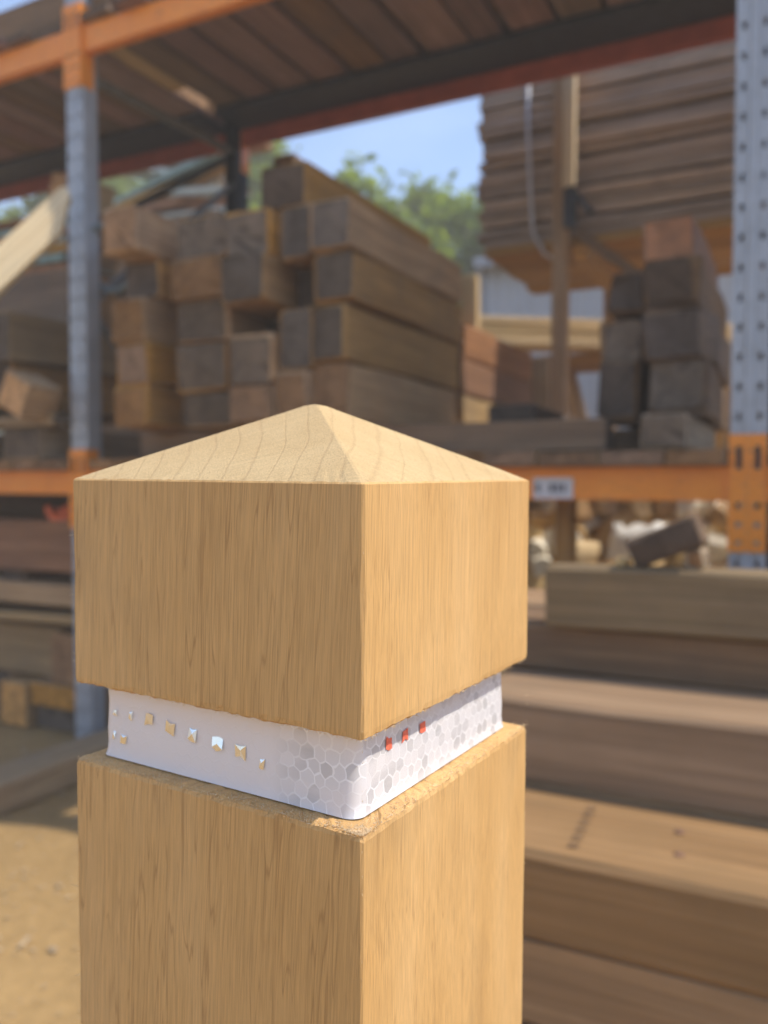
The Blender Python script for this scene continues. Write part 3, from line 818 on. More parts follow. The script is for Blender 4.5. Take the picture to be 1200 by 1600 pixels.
# ------------------------------------------------------------------ heap of split logs and a white bag behind the rack
def bulk_bag(loc, sx, sy, sz, name, label, seed):
    rg = random.Random(seed)
    n, m = 28, 12
    V, F = [], []
    for j in range(m + 1):
        t = j / m
        for k in range(n):
            a = 2 * math.pi * k / n
            ca, sa = math.cos(a), math.sin(a)
            e = 0.45
            x = math.copysign(abs(ca) ** e, ca); y = math.copysign(abs(sa) ** e, sa)
            bul = 1 + 0.12 * math.sin(math.pi * t) - (0.22 * max(0, t - 0.8) / 0.2)
            d = 0.06 * noise.noise(Vector((x * 2 + seed, y * 2, t * 4)))
            V.append((x * sx * bul * (1 + d), y * sy * bul * (1 + d), sz * t + (0.04 * noise.noise(Vector((x * 3, y * 3, seed))) if j == m else 0)))
    for j in range(m):
        for k in range(n):
            F.append((j * n + k, j * n + (k + 1) % n, (j + 1) * n + (k + 1) % n, (j + 1) * n + k))
    V.append((0, 0, sz * 0.86)); c = len(V) - 1
    for k in range(n):
        F.append((m * n + k, m * n + (k + 1) % n, c))
    F.append(list(range(n))[::-1])
    o = mesh(name, V, F, 'bag_white', None, loc, smooth=True)
    tag(o, label, 'bag')
bulk_bag((-0.72, 4.16, -0.004), 0.15, 0.13, 1.00, 'bulk_bag', 'white woven bag slumped among the split logs below the lower beam', 4)
def logs():
    rg = random.Random(21)
    protos = []
    for p in range(5):
        n = 7
        L = rg.uniform(0.16, 0.26)
        rad = [rg.uniform(0.035, 0.065) for _ in range(n)]
        V = []
        for e in (-L / 2, L / 2):
            for k in range(n):
                a = 2 * math.pi * k / n
                V.append((e + rg.uniform(-.008, .008), rad[k] * math.cos(a), rad[k] * math.sin(a)))
        F = [(k, (k + 1) % n, n + (k + 1) % n, n + k) for k in range(n)] + [list(range(n))[::-1], list(range(n, 2 * n))]
        me = bpy.data.meshes.new('split_log')
        me.from_pydata(V, [], F)
        bm = bmesh.new(); bm.from_mesh(me); bmesh.ops.recalc_face_normals(bm, faces=bm.faces); bm.to_mesh(me); bm.free()
        me.materials.append(M[['new_wood_x', 'log_pale', 'new_wood_x', 'log_pale', 'tan_wood_x'][p]])
        protos.append(me)
    for k in range(190):
        x = rg.uniform(-1.75, 0.25)
        y = rg.uniform(3.98, 4.36)
        top = 0.86 + (y - 3.98) * 0.85 + 0.05 * math.sin(x * 5)
        z = top - 0.03 + rg.uniform(-0.07, 0.05)
        if -0.95 < x < -0.50 and 3.95 < y < 4.3: continue
        if -1.30 < x < -1.06 and y > 4.22: continue
        o = link(bpy.data.objects.new('split_log', protos[rg.randrange(5)]))
        o.location = (x, y, z)
        o.rotation_euler = (rg.uniform(0, 6.28), rg.uniform(-.5, .5), rg.uniform(0, 6.28))
        tag(o, 'pale split log in the heap seen under the lower beam', 'log', 'split logs in the heap')
    # the body of the heap
    V, F = [], []
    nx, ny = 26, 9
    prof = [(3.80, 0.0), (3.90, 0.55), (3.98, 0.78), (4.1, 0.88), (4.2, 0.97), (4.36, 1.08), (4.6, 1.08), (4.9, 0.5), (5.1, 0.0)]
    for (y, z) in prof:
        for i in range(nx):
            V.append((-1.9 + 2.3 * i / (nx - 1), y + rg.uniform(-.03, .03), max(-0.01, z + (rg.uniform(-.05, .04) if z else 0)) * (1 if 0 < i < nx - 1 else 0)))
    for j in range(ny - 1):
        for i in range(nx - 1):
            F.append((j * nx + i, j * nx + i + 1, (j + 1) * nx + i + 1, (j + 1) * nx + i))
    tag(mesh('firewood_heap', V, F, 'new_wood_x'), 'low mound of small firewood under the split logs', 'firewood', kind='stuff')
logs()

# ------------------------------------------------------------------ further back: new timber, trestles, painted boards, shed
for k in range(4):
    timber('sawn_plank', -3.0, 0.3, 6.2, 6.5, 2.165 + 0.052 * k, 2.212 + 0.052 * k, 'x', 'new_wood_x', 'end_tan', f'bright sawn plank in front of the grey shed, {ORD[k]} from the bottom', 'plank', 'new planks in front of the shed', rot=(0, 0, R(36) + random.uniform(-.01, .01)))
def trestle(x, name_label):
    root = empty('trestle', (x, 6.55, 0))
    tag(root, name_label, 'trestle')
    for (a, b) in (((-0.55, 0, 0), (-0.04, 0, 2.06)), ((0.55, 0, 0), (0.04, 0, 2.06))):
        for yy in (-0.12, 0.12):
            bar('leg', (a[0], yy, a[2]), (b[0], yy, b[2]), 0.09, 0.06, 'tan_wood_x', root)
    box('top_rail', -0.5, 0.5, -0.2, 0.2, 2.062, 2.160, 'tan_wood_x', root)
    box('cross_rail', -0.32, 0.32, -0.15, -0.19, 1.0, 1.1, 'red_wood_x', root)
trestle(-1.75, 'brown trestle under the new planks, left one')
trestle(-0.4, 'brown trestle under the new planks, right one')
timber('timber_offcut', -1.62, -1.48, 5.2, 5.4, 1.55, 1.98, 'z', 'tan_wood_z', 'end_tan', 'orange block standing up behind the reddish sleepers', 'timber')
timber('timber_baulk', -1.9, -1.3, 5.15, 5.5, 0, 1.547, 'x', 'sleeper_x', 'end_brown', 'wide low baulk under the orange block', 'timber')
# far painted boards heaped on dark baulks, seen between the left upright and the rear upright
for k in range(5):
    timber('timber_baulk', -6.3, -4.1, 5.2, 6.1, 0.66 * k, 0.66 * k + 0.65, 'x', 'dark_wood_x', 'end_dark', f'dark far baulk under the heap of painted boards, {ORD[k]} from the ground', 'timber', 'far baulks')
rg = random.Random(14)
hp = [('paint_teal', 3.31, 0.1, 0.02), ('paint_pale', 3.38, -0.22, 0.12), ('paint_rust', 3.46, 0.3, -0.16), ('paint_pale', 3.55, -0.3, 0.20), ('tan_wood_x', 3.60, 0.2, -0.25), ('paint_teal', 3.70, -0.15, -0.12), ('paint_pale', 3.78, 0.35, 0.18), ('paint_rust', 3.84, -0.1, 0.05)]
for k, (m, z, rz, ry) in enumerate(hp):
    x = -4.75 + rg.uniform(-0.35, 0.35)
    timber('painted_board', x - 0.65, x + 0.65, 5.42, 5.62, z, z + 0.055, 'x', m, 'end_brown', f'painted board tossed on the far heap, {ORD[k]} from the bottom', 'board', 'painted boards of the far heap', rot=(rg.uniform(-.3, .3), ry, rz))
# right far clutter
for k in range(5):
    timber('timber_baulk', -0.95, 1.8, 7.3, 7.9, 0.42 * k, 0.42 * k + 0.41, 'x', ['sleeper_x', 'grey_wood_x', 'red_wood_x', 'grey_wood_x', 'new_wood_x'][k], 'end_brown', f'stacked far timber behind the right upright, {ORD[k]} from the ground', 'timber', 'far timbers on the right')
timber('fence_stake', -0.70, -0.66, 7.5, 7.55, 2.1, 2.48, 'z', 'sleeper_z', 'end_brown', 'thin stake standing on the far timbers by the right upright', 'stake')

def shed():
    x0, x1, y0, y1, h = -3.36, 8.0, 9.0, 15.0, 3.60
    root = empty('grey_shed', (x0, y0, 0))
    tag(root, 'grey metal clad shed standing behind the timber yard', 'shed')
    def corr(name, L, hh, mat, loc, rz):
        V, F = [], []
        pitch = 0.20
        n = int(L / pitch)
        pr = []
        for k in range(n):
            pr += [(k * pitch, 0), (k * pitch + 0.12, 0), (k * pitch + 0.14, -0.025), (k * pitch + 0.18, -0.025)]
        pr.append((n * pitch, 0))
        for (x, y) in pr:
            V.append((x, y, 0)); V.append((x, y, hh))
        for k in range(len(pr) - 1):
            F.append((2 * k, 2 * k + 2, 2 * k + 3, 2 * k + 1))
        return mesh(name, V, F, mat, root, loc, (0, 0, rz))
    corr('wall_cladding', x1 - x0, h, 'shed_grey', (0, 0, 0), 0)
    corr('wall_cladding', y1 - y0, h, 'shed_grey', (0, y1 - y0, 0), -math.pi / 2)
    box('roof', -0.03, x1 - x0 + 0.1, -0.15, y1 - y0, h + 0.002, h + 0.09, 'shed_trim', root)
    box('corner_trim', -0.035, 0.05, -0.04, 0.05, 0, h - 0.002, 'shed_trim', root)
    box('gutter', 0.02, x1 - x0 + 0.05, -0.25, -0.155, h - 0.05, h + 0.05, 'shed_trim', root)
shed()

# ------------------------------------------------------------------ trees beyond the yard
def leaf_mat():
    t = NT('foliage')
    o = t.obj()
    n = t.noise(o, 1.1, 4, 0.6)
    n2 = t.noise(o, 19, 2, 0.5)
    c = t.ramp(n, (0.3, (0.13, 0.185, 0.02)), (0.7, (0.23, 0.28, 0.035)))
    c = t.mix(0.6, c, t.ramp(n2, (0.35, 0.6), (0.65, 1.25)), 'MULTIPLY')
    t.col(c)
    t.rough(0.55)
    t.b.inputs['Transmission Weight'].default_value = 0.0
    tr = t.n.new('ShaderNodeBsdfTranslucent')
    t.l.new(t.mix(1.0, c, (1.7, 1.75, 0.6), 'MULTIPLY'), tr.inputs['Color'])
    ms = t.n.new('ShaderNodeMixShader')
    ms.inputs[0].default_value = 0.5
    out = t.n['Material Output']
    t.l.new(t.b.outputs[0], ms.inputs[1]); t.l.new(tr.outputs[0], ms.inputs[2])
    t.l.new(ms.outputs[0], out.inputs['Surface'])
    M['foliage'] = t.m
leaf_mat()
plain('bark', (0.13, 0.10, 0.075), 0.9, 0, 0.35, 14, 0.5, 0.2)
def tree(loc, height, spread, seed, label, leaves=9000, low=0.25):
    rg = random.Random(seed)
    root = empty('broadleaf_tree', loc)
    tag(root, label, 'tree', 'trees beyond the yard')
    V, F = [], []
    def limb(p, q, r0, r1, n=6, segs=4):
        b = len(V)
        p, q = Vector(p), Vector(q)
        d = (q - p).normalized(); a = d.orthogonal().normalized(); c = d.cross(a)
        for s in range(segs + 1):
            t = s / segs
            m = p.lerp(q, t) + (a * rg.uniform(-.06, .06) + c * rg.uniform(-.06, .06)) * (1 if 0 < s < segs else 0)
            r = r0 + (r1 - r0) * t
            for k in range(n):
                th = 2 * math.pi * k / n
                V.append(m + a * r * math.cos(th) + c * r * math.sin(th))
        for s in range(segs):
            for k in range(n):
                F.append((b + s * n + k, b + s * n + (k + 1) % n, b + (s + 1) * n + (k + 1) % n, b + (s + 1) * n + k))
    limb((0, 0, -0.1), (0.1, 0, height * 0.55), height * 0.025, height * 0.012, 8, 6)
    tips = []
    for k in range(26):
        t = rg.uniform(low, 0.98)
        a = rg.uniform(0, 6.28)
        rad = spread * math.sqrt(max(0.05, 1 - ((t - 0.55) / 0.5) ** 2)) * rg.uniform(0.45, 1.0)
        s = Vector((0.05, 0, height * min(0.55, t * 0.7)))
        e = Vector((rad * math.cos(a), rad * math.sin(a), height * t))
        limb(s, e, height * 0.009, 0.012, 5, 4)
        tips += [(e, rg.uniform(0.4, 0.8)), (s.lerp(e, 0.7) + Vector((rg.uniform(-.4, .4), rg.uniform(-.4, .4), rg.uniform(0, .5))), rg.uniform(0.35, 0.7))]
    fixn(mesh('trunk', V, F, 'bark', root, smooth=True))
    V, F = [], []
    for _ in range(leaves):
        c, rr = tips[rg.randrange(len(tips))]
        d = Vector((rg.gauss(0, 1), rg.gauss(0, 1), rg.gauss(0, 0.8)))
        p = c + d * rr * 0.37
        u = Vector((rg.gauss(0, 1), rg.gauss(0, 1), rg.gauss(0, .6))).normalized()
        v = u.cross(Vector((rg.gauss(0, 1), rg.gauss(0, 1), rg.gauss(0, 1)))).normalized()
        L = rg.uniform(0.08, 0.15); wd = L * 0.5
        b = len(V)
        V += [p - u * L, p + v * wd - u * L * 0.1, p + u * L, p - v * wd - u * L * 0.1]
        F.append((b, b + 1, b + 2, b + 3))
    mesh('crown', V, F, 'foliage', root)
tree((-5.9, 13.5, 0), 6.9, 2.0, 1, 'bushy green tree in the gap of blue sky right of the sleepers', 17000)
tree((-4.9, 15.0, 0), 7.0, 2.2, 2, 'green tree next to the raised stack of boards', 15000)
tree((-9.5, 13.0, 0), 7.9, 0.95, 3, 'tall green tree seen just right of the rear rack upright', 13000)
tree((-13.9, 14.0, 0), 8.8, 3.0, 4, 'tall green tree glimpsed through the gap by the left upright', 14000)
tree((-16.8, 12.0, 0), 8.6, 3.0, 5, 'green tree far left behind the racks', 9000)

# even haze added to stand in for lens glare
def haze():
    t = NT('glare_haze')
    t.n.remove(t.b)
    v = t.n.new('ShaderNodeVolumePrincipled')
    v.inputs['Color'].default_value = (1.0, 0.89, 0.74, 1)
    v.inputs['Density'].default_value = 0.016
    v.inputs['Anisotropy'].default_value = 0.0
    t.l.new(v.outputs[0], t.n['Material Output'].inputs['Volume'])
    M['glare_haze'] = t.m
    tag(mesh('haze', *boxv(-310, 310, -310, 310, -1.0, 10.5), 'glare_haze'), kind='stuff')
haze()

# ------------------------------------------------------------------ the oak post
def oak_material():
    t = NT('oak')
    raw = t.obj()
    sep = t.n.new('ShaderNodeSeparateXYZ')
    t.l.new(raw, sep.inputs[0])
    # the grain leans a little across the post and wanders along it
    z = sep.outputs[2]
    lean = t.math('ADD', t.math('MULTIPLY', z, -0.045), t.math('MULTIPLY', t.noise(t.map(raw, (7, 7, 9)), 1.0, 2, 0.5), 0.006))
    o_ = t.n.new('ShaderNodeCombineXYZ')
    t.l.new(t.math('ADD', sep.outputs[0], lean), o_.inputs[0])
    t.l.new(t.math('MULTIPLY_ADD', z, -0.02, sep.outputs[1]), o_.inputs[1])
    t.l.new(z, o_.inputs[2])
    o = o_.outputs[0]
    def contour(scale, w, det=1):
        n = t.noise(t.map(o, scale, (5.3, 3.7, 1.9)), 1.0, det, 0.45)
        d = t.math('ABSOLUTE', t.math('SUBTRACT', n, 0.5))
        return t.ramp(d, (0.0, 1.0), (w, 0.0)), n
    l1, n1 = contour((150, 380, 0.12), 0.016, 2)
    l2, n2 = contour((260, 600, 0.35), 0.018)
    gate = t.ramp(t.noise(t.map(o, (120, 160, 3)), 1.0, 2, 0.5), (0.32, 0.0), (0.52, 1.0))
    gate2 = t.ramp(t.noise(t.map(o, (160, 200, 5), (3, 1, 2)), 1.0, 2, 0.5), (0.46, 0.0), (0.60, 1.0))
    fib = t.noise(t.map(o, (900, 1000, 4)), 1.0, 3, 0.6)
    dash = t.noise(t.map(o, (1700, 2000, 16)), 1.0, 2, 0.6)
    pore = t.ramp(t.noise(t.map(o, (1300, 1300, 60), (7, 2, 5)), 1.0, 1, 0.5), (0.62, 0.0), (0.70, 1.0))
    broad = t.noise(t.map(o, (26, 26, 5)), 1.0, 4, 0.55)
    c = t.ramp(broad, (0.32, (0.605, 0.350, 0.128)), (0.5, (0.65, 0.388, 0.150)), (0.70, (0.695, 0.430, 0.180)))
    c = t.mix(0.9, c, t.ramp(fib, (0.30, 0.90), (0.5, 0.99), (0.7, 1.05)), 'MULTIPLY')
    c = t.mix(0.9, c, t.ramp(dash, (0.32, 0.86), (0.5, 1.0), (0.68, 1.11)), 'MULTIPLY')
    c = t.mix(t.math('MULTIPLY', t.math('MULTIPLY', l1, gate), 0.42), c, (0.26, 0.125, 0.045))
    c = t.mix(t.math('MULTIPLY', t.math('MULTIPLY', l2, gate2), 0.24), c, (0.29, 0.15, 0.055))
    c = t.mix(t.math('MULTIPLY', pore, 0.16), c, (0.26, 0.14, 0.055))
    # grey handling smudges
    sm = t.ramp(t.noise(t.map(raw, (26, 26, 13), (0.3, 0.9, 4.4)), 1.0, 3, 0.5), (0.60, 0.0), (0.78, 1.0))
    c = t.mix(t.math('MULTIPLY', sm, 0.26), c, (0.25, 0.17, 0.09))
    t.col(c)
    t.rough(t.math('MULTIPLY_ADD', fib, 0.25, 0.50))
    t.b.inputs['Specular IOR Level'].default_value = 0.28
    h = t.math('ADD', t.math('MULTIPLY', fib, 0.5), t.math('SUBTRACT', t.math('MULTIPLY', dash, 0.7), t.math('MULTIPLY', t.math('ADD', pore, l1), 0.3)))
    t.bump(h, 0.28, 0.0004)
    M['oak'] = t.m
oak_material()
def oak_end_material():
    """fresh cut slopes of the cap: end grain with ring arcs and pores"""
    t = NT('oak_end_grain')
    o = t.obj()
    sep = t.n.new('ShaderNodeSeparateXYZ')
    t.l.new(o, sep.inputs[0])
    wob = t.noise(t.map(o, (14, 14, 2)), 1.0, 2, 0.5)
    dx = t.math('ADD', sep.outputs[0], 0.20)
    dy = t.math('ADD', sep.outputs[1], 0.175)
    rad = t.math('SQRT', t.math('ADD', t.math('MULTIPLY', dx, dx), t.math('MULTIPLY', dy, dy)))
    rad = t.math('MULTIPLY_ADD', wob, 0.012, rad)
    cx = t.n.new('ShaderNodeCombineXYZ')
    t.l.new(rad, cx.inputs[0])
    un = t.noise(t.map(cx.outputs[0], (55, 1, 1)), 1.0, 2, 0.5)
    fr = t.math('FRACT', t.math('MULTIPLY_ADD', un, 1.3, t.math('MULTIPLY', rad, 98.0)))
    ring = t.ramp(fr, (0.0, 0.0), (0.82, 0.08), (0.92, 1.0), (0.95, 0.7), (1.0, 0.0))
    # saw marks (across) and pores
    pores = t.noise(t.map(o, (1500, 1500, 500)), 1.0, 3, 0.65)
    speck = t.ramp(pores, (0.34, 0.76), (0.52, 1.0), (0.7, 1.07))
    blotch = t.noise(o, 38, 4, 0.6)
    c = t.ramp(blotch, (0.3, (0.56, 0.385, 0.185)), (0.7, (0.61, 0.435, 0.22)))
    c = t.mix(0.9, c, speck, 'MULTIPLY')
    c = t.mix(t.math('MULTIPLY', ring, 0.28), c, (0.36, 0.22, 0.10))
    # medullary rays fanning from the pith
    ang = t.math('ARCTAN2', dy, dx)
    ca = t.n.new('ShaderNodeCombineXYZ')
    t.l.new(ang, ca.inputs[0]); t.l.new(rad, ca.inputs[1])
    ray = t.noise(t.map(ca.outputs[0], (260, 18, 1)), 1.0, 2, 0.5)
    c = t.mix(0.5, c, t.ramp(ray, (0.35, 0.88), (0.62, 1.06)), 'MULTIPLY')
    t.col(c)
    t.rough(0.72)
    t.b.inputs['Specular IOR Level'].default_value = 0.2
    t.bump(t.math('ADD', pores, t.math('MULTIPLY', ring, -0.3)), 0.5, 0.0006)
    M['oak_end_grain'] = t.m
oak_end_material()
def tape_material():
    t = NT('reflective_tape')
    uv = t.n.new('ShaderNodeTexCoord').outputs['UV']
    su0 = t.n.new('ShaderNodeSeparateXYZ')
    t.l.new(uv, su0.inputs[0])
    jn = t.n.new('ShaderNodeTexNoise')
    jn.inputs['Scale'].default_value = 120
    jn.inputs['Detail'].default_value = 1
    t.l.new(uv, jn.inputs['Vector'])
    jc = t.n.new('ShaderNodeSeparateColor')
    t.l.new(jn.outputs['Color'], jc.inputs[0])
    px_ = t.math('ADD', t.math('MULTIPLY', su0.outputs[0], 172.0), t.math('MULTIPLY', jc.outputs[0], 0.75))
    py_ = t.math('ADD', t.math('MULTIPLY', su0.outputs[1], 172.0), t.math('MULTIPLY', jc.outputs[1], 0.75))
    def half(ox, oy):
        ax = t.math('SUBTRACT', t.math('FLOORED_MODULO', t.math('ADD', px_, ox), 1.0), 0.5)
        ay = t.math('SUBTRACT', t.math('FLOORED_MODULO', t.math('ADD', py_, oy), 1.7320508), 0.8660254)
        return ax, ay, t.math('ADD', t.math('MULTIPLY', ax, ax), t.math('MULTIPLY', ay, ay))
    a1, a2, da = half(0.0, 0.0)
    b1, b2, db = half(0.5, 0.8660254)
    pick = t.math('LESS_THAN', da, db)
    def sel(p, q):
        return t.math('ADD', t.math('MULTIPLY', pick, p), t.math('MULTIPLY', t.math('SUBTRACT', 1.0, pick), q))
    gx, gy = sel(a1, b1), sel(a2, b2)
    hx, hy = t.math('ABSOLUTE', gx), t.math('ABSOLUTE', gy)
    edge = t.math('SUBTRACT', 0.5, t.math('MAXIMUM', hx, t.math('ADD', t.math('MULTIPLY', hx, 0.5), t.math('MULTIPLY', hy, 0.8660254))))
    line = t.ramp(edge, (0.03, 1.0), (0.075, 0.0))
    idv = t.n.new('ShaderNodeCombineXYZ')
    t.l.new(t.math('ROUND', t.math('MULTIPLY', t.math('SUBTRACT', px_, gx), 2.0)), idv.inputs[0])
    t.l.new(t.math('ROUND', t.math('SUBTRACT', py_, gy)), idv.inputs[1])
    wn_ = t.n.new('ShaderNodeTexWhiteNoise')
    t.l.new(idv.outputs[0], wn_.inputs['Vector'])
    # the cells show where the film is clear, less where it is milky
    su = t.n.new('ShaderNodeSeparateXYZ')
    t.l.new(uv, su.inputs[0])
    clear = t.ramp(su.outputs[0], (0.13, 1.0), (0.17, 0.03), (0.484, 0.03), (0.500, 1.0))
    milky = t.math('MULTIPLY', clear, t.ramp(t.noise(t.map(uv, (22, 90, 1)), 1.0, 3, 0.55), (0.36, 0.25), (0.58, 1.0)))
    cell = t.ramp(wn_.outputs['Value'], (0.0, (0.80, 0.78, 0.78)), (0.62, (0.78, 0.76, 0.76)), (0.68, (0.66, 0.64, 0.64)), (1.0, (0.56, 0.55, 0.55)))
    base = (0.84, 0.80, 0.79)
    c = t.mix(milky, base, cell)
    c = t.mix(t.math('MULTIPLY', line, t.math('MULTIPLY_ADD', milky, 0.85, 0.02)), c, (0.97, 0.96, 0.96))
    t.col(c)
    t.rough(0.24)
    t.b.inputs['Metallic'].default_value = 0.06
    t.b.inputs['Coat Weight'].default_value = 0.5
    t.b.inputs['Coat Roughness'].default_value = 0.08
    t.b.inputs['Subsurface Weight'].default_value = 0.0
    t.bump(line, 0.12, 0.0004)
    M['reflective_tape'] = t.m
tape_material()
plain('prism_mirror', (0.95, 0.93, 0.88), 0.06, 1.0, 0.02)
plain('red_reflection', (0.95, 0.20, 0.12), 0.25, 0.0, 0.15, 300)  # red reflection in the tape, painted as a cell colour
plain('sawdust', (0.66, 0.49, 0.29), 0.95, 0, 0.2, 200, 0, 0.1)

def oak_post():
    MW = Matrix(((0.99687, 0.07852, 0.00935), (-0.07845, 0.99689, -0.00758), (-0.00991, 0.00682, 0.99993)))
    eave = Vector((-0.20246, 0.32785, 1.20036))
    H = 1.2003
    root = empty('oak_post', eave - MW @ Vector((0, 0, H)))
    root.rotation_euler = MW.to_euler()
    tag(root, 'new square oak bollard with pyramid top and white reflective band', 'post')
    CAP, GR, AP, hs, ins = 0.0892, 0.0331, 0.0352, 0.075, 0.0086
    rg = random.Random(31)
    N = 56                                       # points per side
    def ring(h, z, cr, jz=0.0, jr=0.0, wave=0.0):
        """square ring with tiny rounded corners, N points per side"""
        out = []
        cs = [(1, -1), (1, 1), (-1, 1), (-1, -1)]
        for s in range(4):
            a = Vector((cs[s][0] * h, cs[s][1] * h)); b = Vector((cs[(s + 1) % 4][0] * h, cs[(s + 1) % 4][1] * h))
            d = (b - a).normalized()
            for k in range(N):
                t = k / (N - 1)
                p = a + d * cr + (b - a - d * 2 * cr) * t
                nrm = Vector((d.y, -d.x))
                q = p + nrm * rg.gauss(0, jr) if jr else p
                out.append((q.x, q.y, z + (rg.gauss(0, jz) if jz else 0) + wave * noise.noise(Vector((p.x * 60, p.y * 60, z * 50)))))
        return out
    rows = []
    zt = H
    hc = hs - ins
    rows.append(ring(hs, 0.0, 0.001))
    for zz in [0.4, 0.8] + [0.92 + 0.015 * q for q in range(10)]:
        rows.append(ring(hs, zz, rg.uniform(0.0006, 0.0015), 0.0, 0.00002))
    rows.append(ring(hs, zt - CAP - GR - 0.0022, 0.0011, 0.00018, 0.00008))
    rows.append(ring(hs - 0.0004, zt - CAP - GR - 0.0006, 0.0012, 0.00028, 0.00015, 0.0003))
    rows.append(ring(hs - 0.0024, zt - CAP - GR + 0.0003, 0.0018, 0.0003, 0.0002, 0.0003))
    rows.append(ring(hc + 0.0006, zt - CAP - GR + 0.0006, 0.003, 0.0002, 0.0))
    rows.append(ring(hc, zt - CAP - GR + 0.0012, 0.006))
    rows.append(ring(hc, zt - CAP - 0.0006, 0.006))
    rows.append(ring(hs - 0.0016, zt - CAP + 0.0002, 0.0012, 0.00025, 0.00015, 0.0003))
    rows.append(ring(hs - 0.0002, zt - CAP + 0.0010, 0.001, 0.0002, 0.00008, 0.0003))
    rows.append(ring(hs, zt - CAP + 0.0032, 0.0009))
    for q in range(1, 7):
        rows.append(ring(hs, zt - CAP * (1 - q / 7.0), rg.uniform(0.0006, 0.0014), 0.0, 0.00002))
    rows.append(ring(hs, zt - 0.0006, 0.0009))
    cap_from = len(rows)
    rows.append(ring(hs - 0.0006, zt + 0.0001, 0.001, 0.00010, 0.00006))
    for k in range(1, 7):
        t = k / 7
        rows.append(ring(hs * (1 - t), zt + AP * t, 0.0009 * (1 - t) + 0.0002))
    rows.append(ring(0.0042, zt + AP * 0.952, 0.0012))
    rows.append(ring(0.0018, zt + AP * 0.968, 0.0006))
    V, F, I = [], [], []
    n = 4 * N
    for r in rows:
        V += r
    for j in range(len(rows) - 1):
        for k in range(n):
            F.append((j * n + k, j * n + (k + 1) % n, (j + 1) * n + (k + 1) % n, (j + 1) * n + k))
            I.append(1 if j >= cap_from else 0)
    F.append(list(range(n))[::-1]); I.append(0)
    F.append([(len(rows) - 1) * n + k for k in range(n)]); I.append(1)
    mesh('timber_body', V, F, ['oak', 'oak_end_grain'], root, idx=I)
    # ---- tape wrapped in the groove, round at the corners, flared onto the ledge
    def tape_ring(h, z, cr):
        out = []
        M_ = 18; Cn = 8
        cs = [(1, -1), (1, 1), (-1, 1), (-1, -1)]
        for s in range(4):
            a = Vector(cs[s]) * h; b = Vector(cs[(s + 1) % 4]) * h
            d = (b - a).normalized(); nr = Vector((d.y, -d.x))
            for k in range(M_):
                t = k / (M_ - 1)
                p = a + d * cr + (b - a - d * 2 * cr) * t
                out.append((p.x, p.y, z))
            c = b - d * cr - nr * cr
            for k in range(1, Cn):
                th = math.pi / 2 * k / Cn
                p = c + nr * cr * math.cos(th) + d * cr * math.sin(th)
                out.append((p.x, p.y, z))
        return out
    zb = zt - CAP - GR + 0.0016
    tr = [tape_ring(hc + 0.0014, zb - 0.0004, 0.006), tape_ring(hc + 0.0010, zb + 0.0014, 0.0065), tape_ring(hc + 0.0008, zb + 0.005, 0.0068)]
    for k in range(1, 5):
        tr.append(tape_ring(hc + 0.0007 + 0.0002 * math.sin(k * 1.7), zb + 0.005 + (GR - 0.008) * k / 4, 0.0068))
    V, F = [], []
    n = len(tr[0])
    for r in tr: V += r
    UVs = []
    per = [0.0]
    for k in range(n):
        a, b = Vector(tr[3][k]), Vector(tr[3][(k + 1) % n])
        per.append(per[-1] + (b - a).length)
    for j in range(len(tr) - 1):
        for k in range(n):
            F.append((j * n + k, j * n + (k + 1) % n, (j + 1) * n + (k + 1) % n, (j + 1) * n + k))
            UVs.append([(per[k], tr[j][0][2]), (per[k + 1], tr[j][0][2]), (per[k + 1], tr[j + 1][0][2]), (per[k], tr[j + 1][0][2])])
    tape = mesh('reflective_tape', V, F, 'reflective_tape', root, smooth=True)
    lay = tape.data.uv_layers.new(name='UVMap')
    i = 0
    for f in UVs:
        for q in f:
            lay.data[i].uv = q; i += 1
    # ---- bright prism cells showing through the film; the red ones are painted reflections
    def cell(x, z, wd, hh, mat, face, seed):
        r = random.Random(seed)
        tl = r.choice((0.10, 0.16, 0.19, 0.18)) if face == 'left' else 0.0
        c = (r.uniform(-.15, .15) * wd, r.uniform(-.1, .15) * hh)
        out = [(-wd / 2, -hh * 0.42), (0, -hh * 0.46), (wd / 2, -hh * 0.5), (wd / 2, hh * 0.44), (0.05 * wd, hh * 0.47), (-wd / 2, hh * 0.5)]
        V = [(c[0], -0.0002 + r.uniform(-.0001, .0001), c[1])] + [(a * r.uniform(.7, 1.1), -0.0001 + tl * b + r.uniform(-.00008, .00008), b * r.uniform(.55, 1.1)) for a, b in out]
        F = [(0, k + 1, (k + 1) % 6 + 1) for k in range(6)]
        o = mesh('prism_cell', V, F, mat, tape)
        if face == 'left':
            o.location = (x, -hc - 0.0012, z)
        else:
            o.location = (hc + 0.00090, x, z)
            o.rotation_euler = (0, 0, math.pi / 2)
        fixn(o)
        return o
    # positions along the left face, measured from the post axis
    zmid = zt - CAP - GR / 2
    row = [(-0.0580, .0043, .0022, .0026), (-0.0482, .0046, .0022, .0042), (-0.0370, .0045, .0046, .0058), (-0.0250, .0032, .0046, .0060), (-0.0123, .0024, .0040, .0060), (0.0013, .0014, .0054, .0068), (0.0136, .0003, .0052, .0068), (0.0242, -.0025, .0024, .0044), (-0.0586, -.0052, .0014, .0046), (-0.0528, -.0065, .0034, .0052)]
    for k, (x, dz, a, b) in enumerate(row):
        cell(x, zmid + dz, a * 1.2, b * 1.0, 'prism_mirror', 'left', 40 + k)
    for k, (y, dz, a, b) in enumerate(((-0.0450, 0.0066, .0054, .0062), (-0.0325, 0.0065, .0050, .0058), (-0.0185, 0.0058, .0050, .0056))):
        cell(y, zmid + dz, a, b, 'red_reflection', 'right', 70 + k)
    # ---- fuzz and sawdust left by the saw
    V, F = [], []
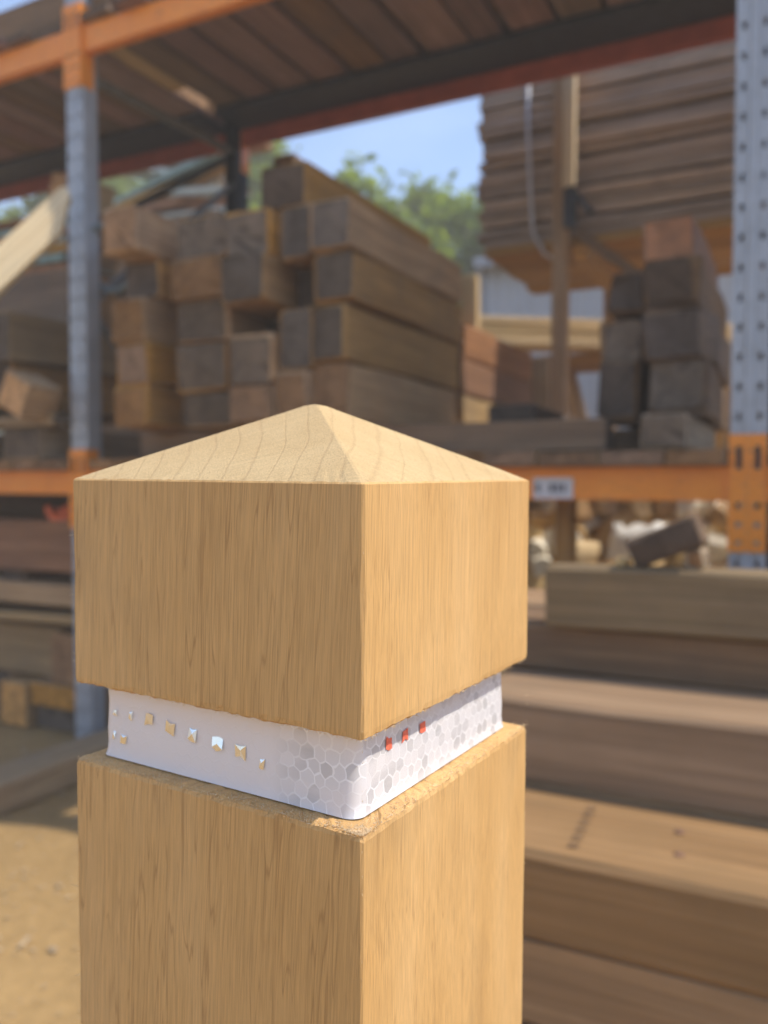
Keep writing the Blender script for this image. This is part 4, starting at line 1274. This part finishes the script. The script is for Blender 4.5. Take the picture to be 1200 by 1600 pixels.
    def fibre(p, d, L, r):
        b = len(V)
        d = Vector(d).normalized(); a = d.orthogonal().normalized(); c = d.cross(a)
        bend = a * L * rg.uniform(-.35, .35)
        for s, rr in ((0, r), (0.5, r * 0.8), (1, r * 0.15)):
            m = Vector(p) + d * L * s + bend * s * s
            V.extend([m + a * rr, m - a * rr * 0.5 + c * rr * 0.8, m - a * rr * 0.5 - c * rr * 0.8])
        for s in (0, 1):
            for k in range(3):
                F.append((b + 3 * s + k, b + 3 * s + (k + 1) % 3, b + 3 * s + 3 + (k + 1) % 3, b + 3 * s + 3 + k))
    for _ in range(520):
        side = rg.randrange(2)
        t = rg.uniform(-hs, hs)
        top = rg.random() < 0.45
        z = zt - CAP + 0.0006 if top else zt - CAP - GR - 0.0004
        p = (t, -hs + 0.0004, z) if side == 0 else (hs - 0.0004, t, z)
        out = (0, -1, 0) if side == 0 else (1, 0, 0)
        d = (out[0] * rg.uniform(0, 1) + rg.gauss(0, .5), out[1] * rg.uniform(0, 1) + rg.gauss(0, .5), (-1 if top else 1) * rg.uniform(0.0, 0.7))
        fibre(p, d, rg.uniform(0.0004, 0.0016), rg.uniform(0.00006, 0.00018))
    for _ in range(46):
        side = rg.randrange(2)
        t = rg.uniform(-hs, hs)
        z = zt - CAP - GR + 0.0003
        p = (t, -hs + rg.uniform(0.0003, 0.004), z) if side == 0 else (hs - rg.uniform(0.0003, 0.004), t, z)
        fibre(p, (rg.gauss(0, 1), rg.gauss(0, 1), rg.uniform(0, .35)), rg.uniform(0.0015, 0.0045), rg.uniform(0.00010, 0.00022))
    for z in (1.176, 1.150, 1.124, 1.121, 0.98, 1.02):
        fibre((-hs + 0.0002, -hs + 0.0003, z), (-1, rg.uniform(-.6, .1), rg.uniform(-.3, .6)), rg.uniform(0.0012, 0.004), 0.00016)
    for _ in range(26):
        fibre((hs - 0.0002, hs - 0.0003, rg.uniform(1.0, 1.2)), (1, rg.uniform(-.2, .6), rg.uniform(-.6, .6)), rg.uniform(0.0004, 0.0012), 0.00012)
    for _ in range(60):
        fibre((hs - 0.0004, -hs + 0.0004, rg.uniform(0.95, 1.2)), (0.7, -0.7, rg.uniform(-2, 2)), rg.uniform(0.0003, 0.0012), 0.00010)
    # crumbs on the ledge
    for _ in range(2600):
        side = rg.randrange(2)
        t = rg.uniform(-hs, hs)
        if rg.random() < 0.35:
            t = abs(rg.gauss(0, 0.012)); t = (hs - t) if side == 0 else (-hs + t)
        dd = rg.uniform(0.0002, ins - 0.0015)
        s = rg.uniform(0.00008, 0.00030)
        z = zt - CAP - GR + 0.0002 + rg.uniform(0, 0.0004)
        p = Vector((t, -hs + dd, z)) if side == 0 else Vector((hs - dd, t, z))
        b = len(V)
        for q in ((1, 0, 0), (-1, 0, 0), (0, 1, 0), (0, -1, 0), (0, 0, 1), (0, 0, -1)):
            V.append(p + Vector(q) * s * rg.uniform(.6, 1.5))
        for f in ((0, 2, 4), (2, 1, 4), (1, 3, 4), (3, 0, 4), (2, 0, 5), (1, 2, 5), (3, 1, 5), (0, 3, 5)):
            F.append(tuple(b + k for k in f))
    o = mesh('sawdust_fuzz', V, F, 'sawdust', root)
    o['kind'] = 'stuff'
oak_post()
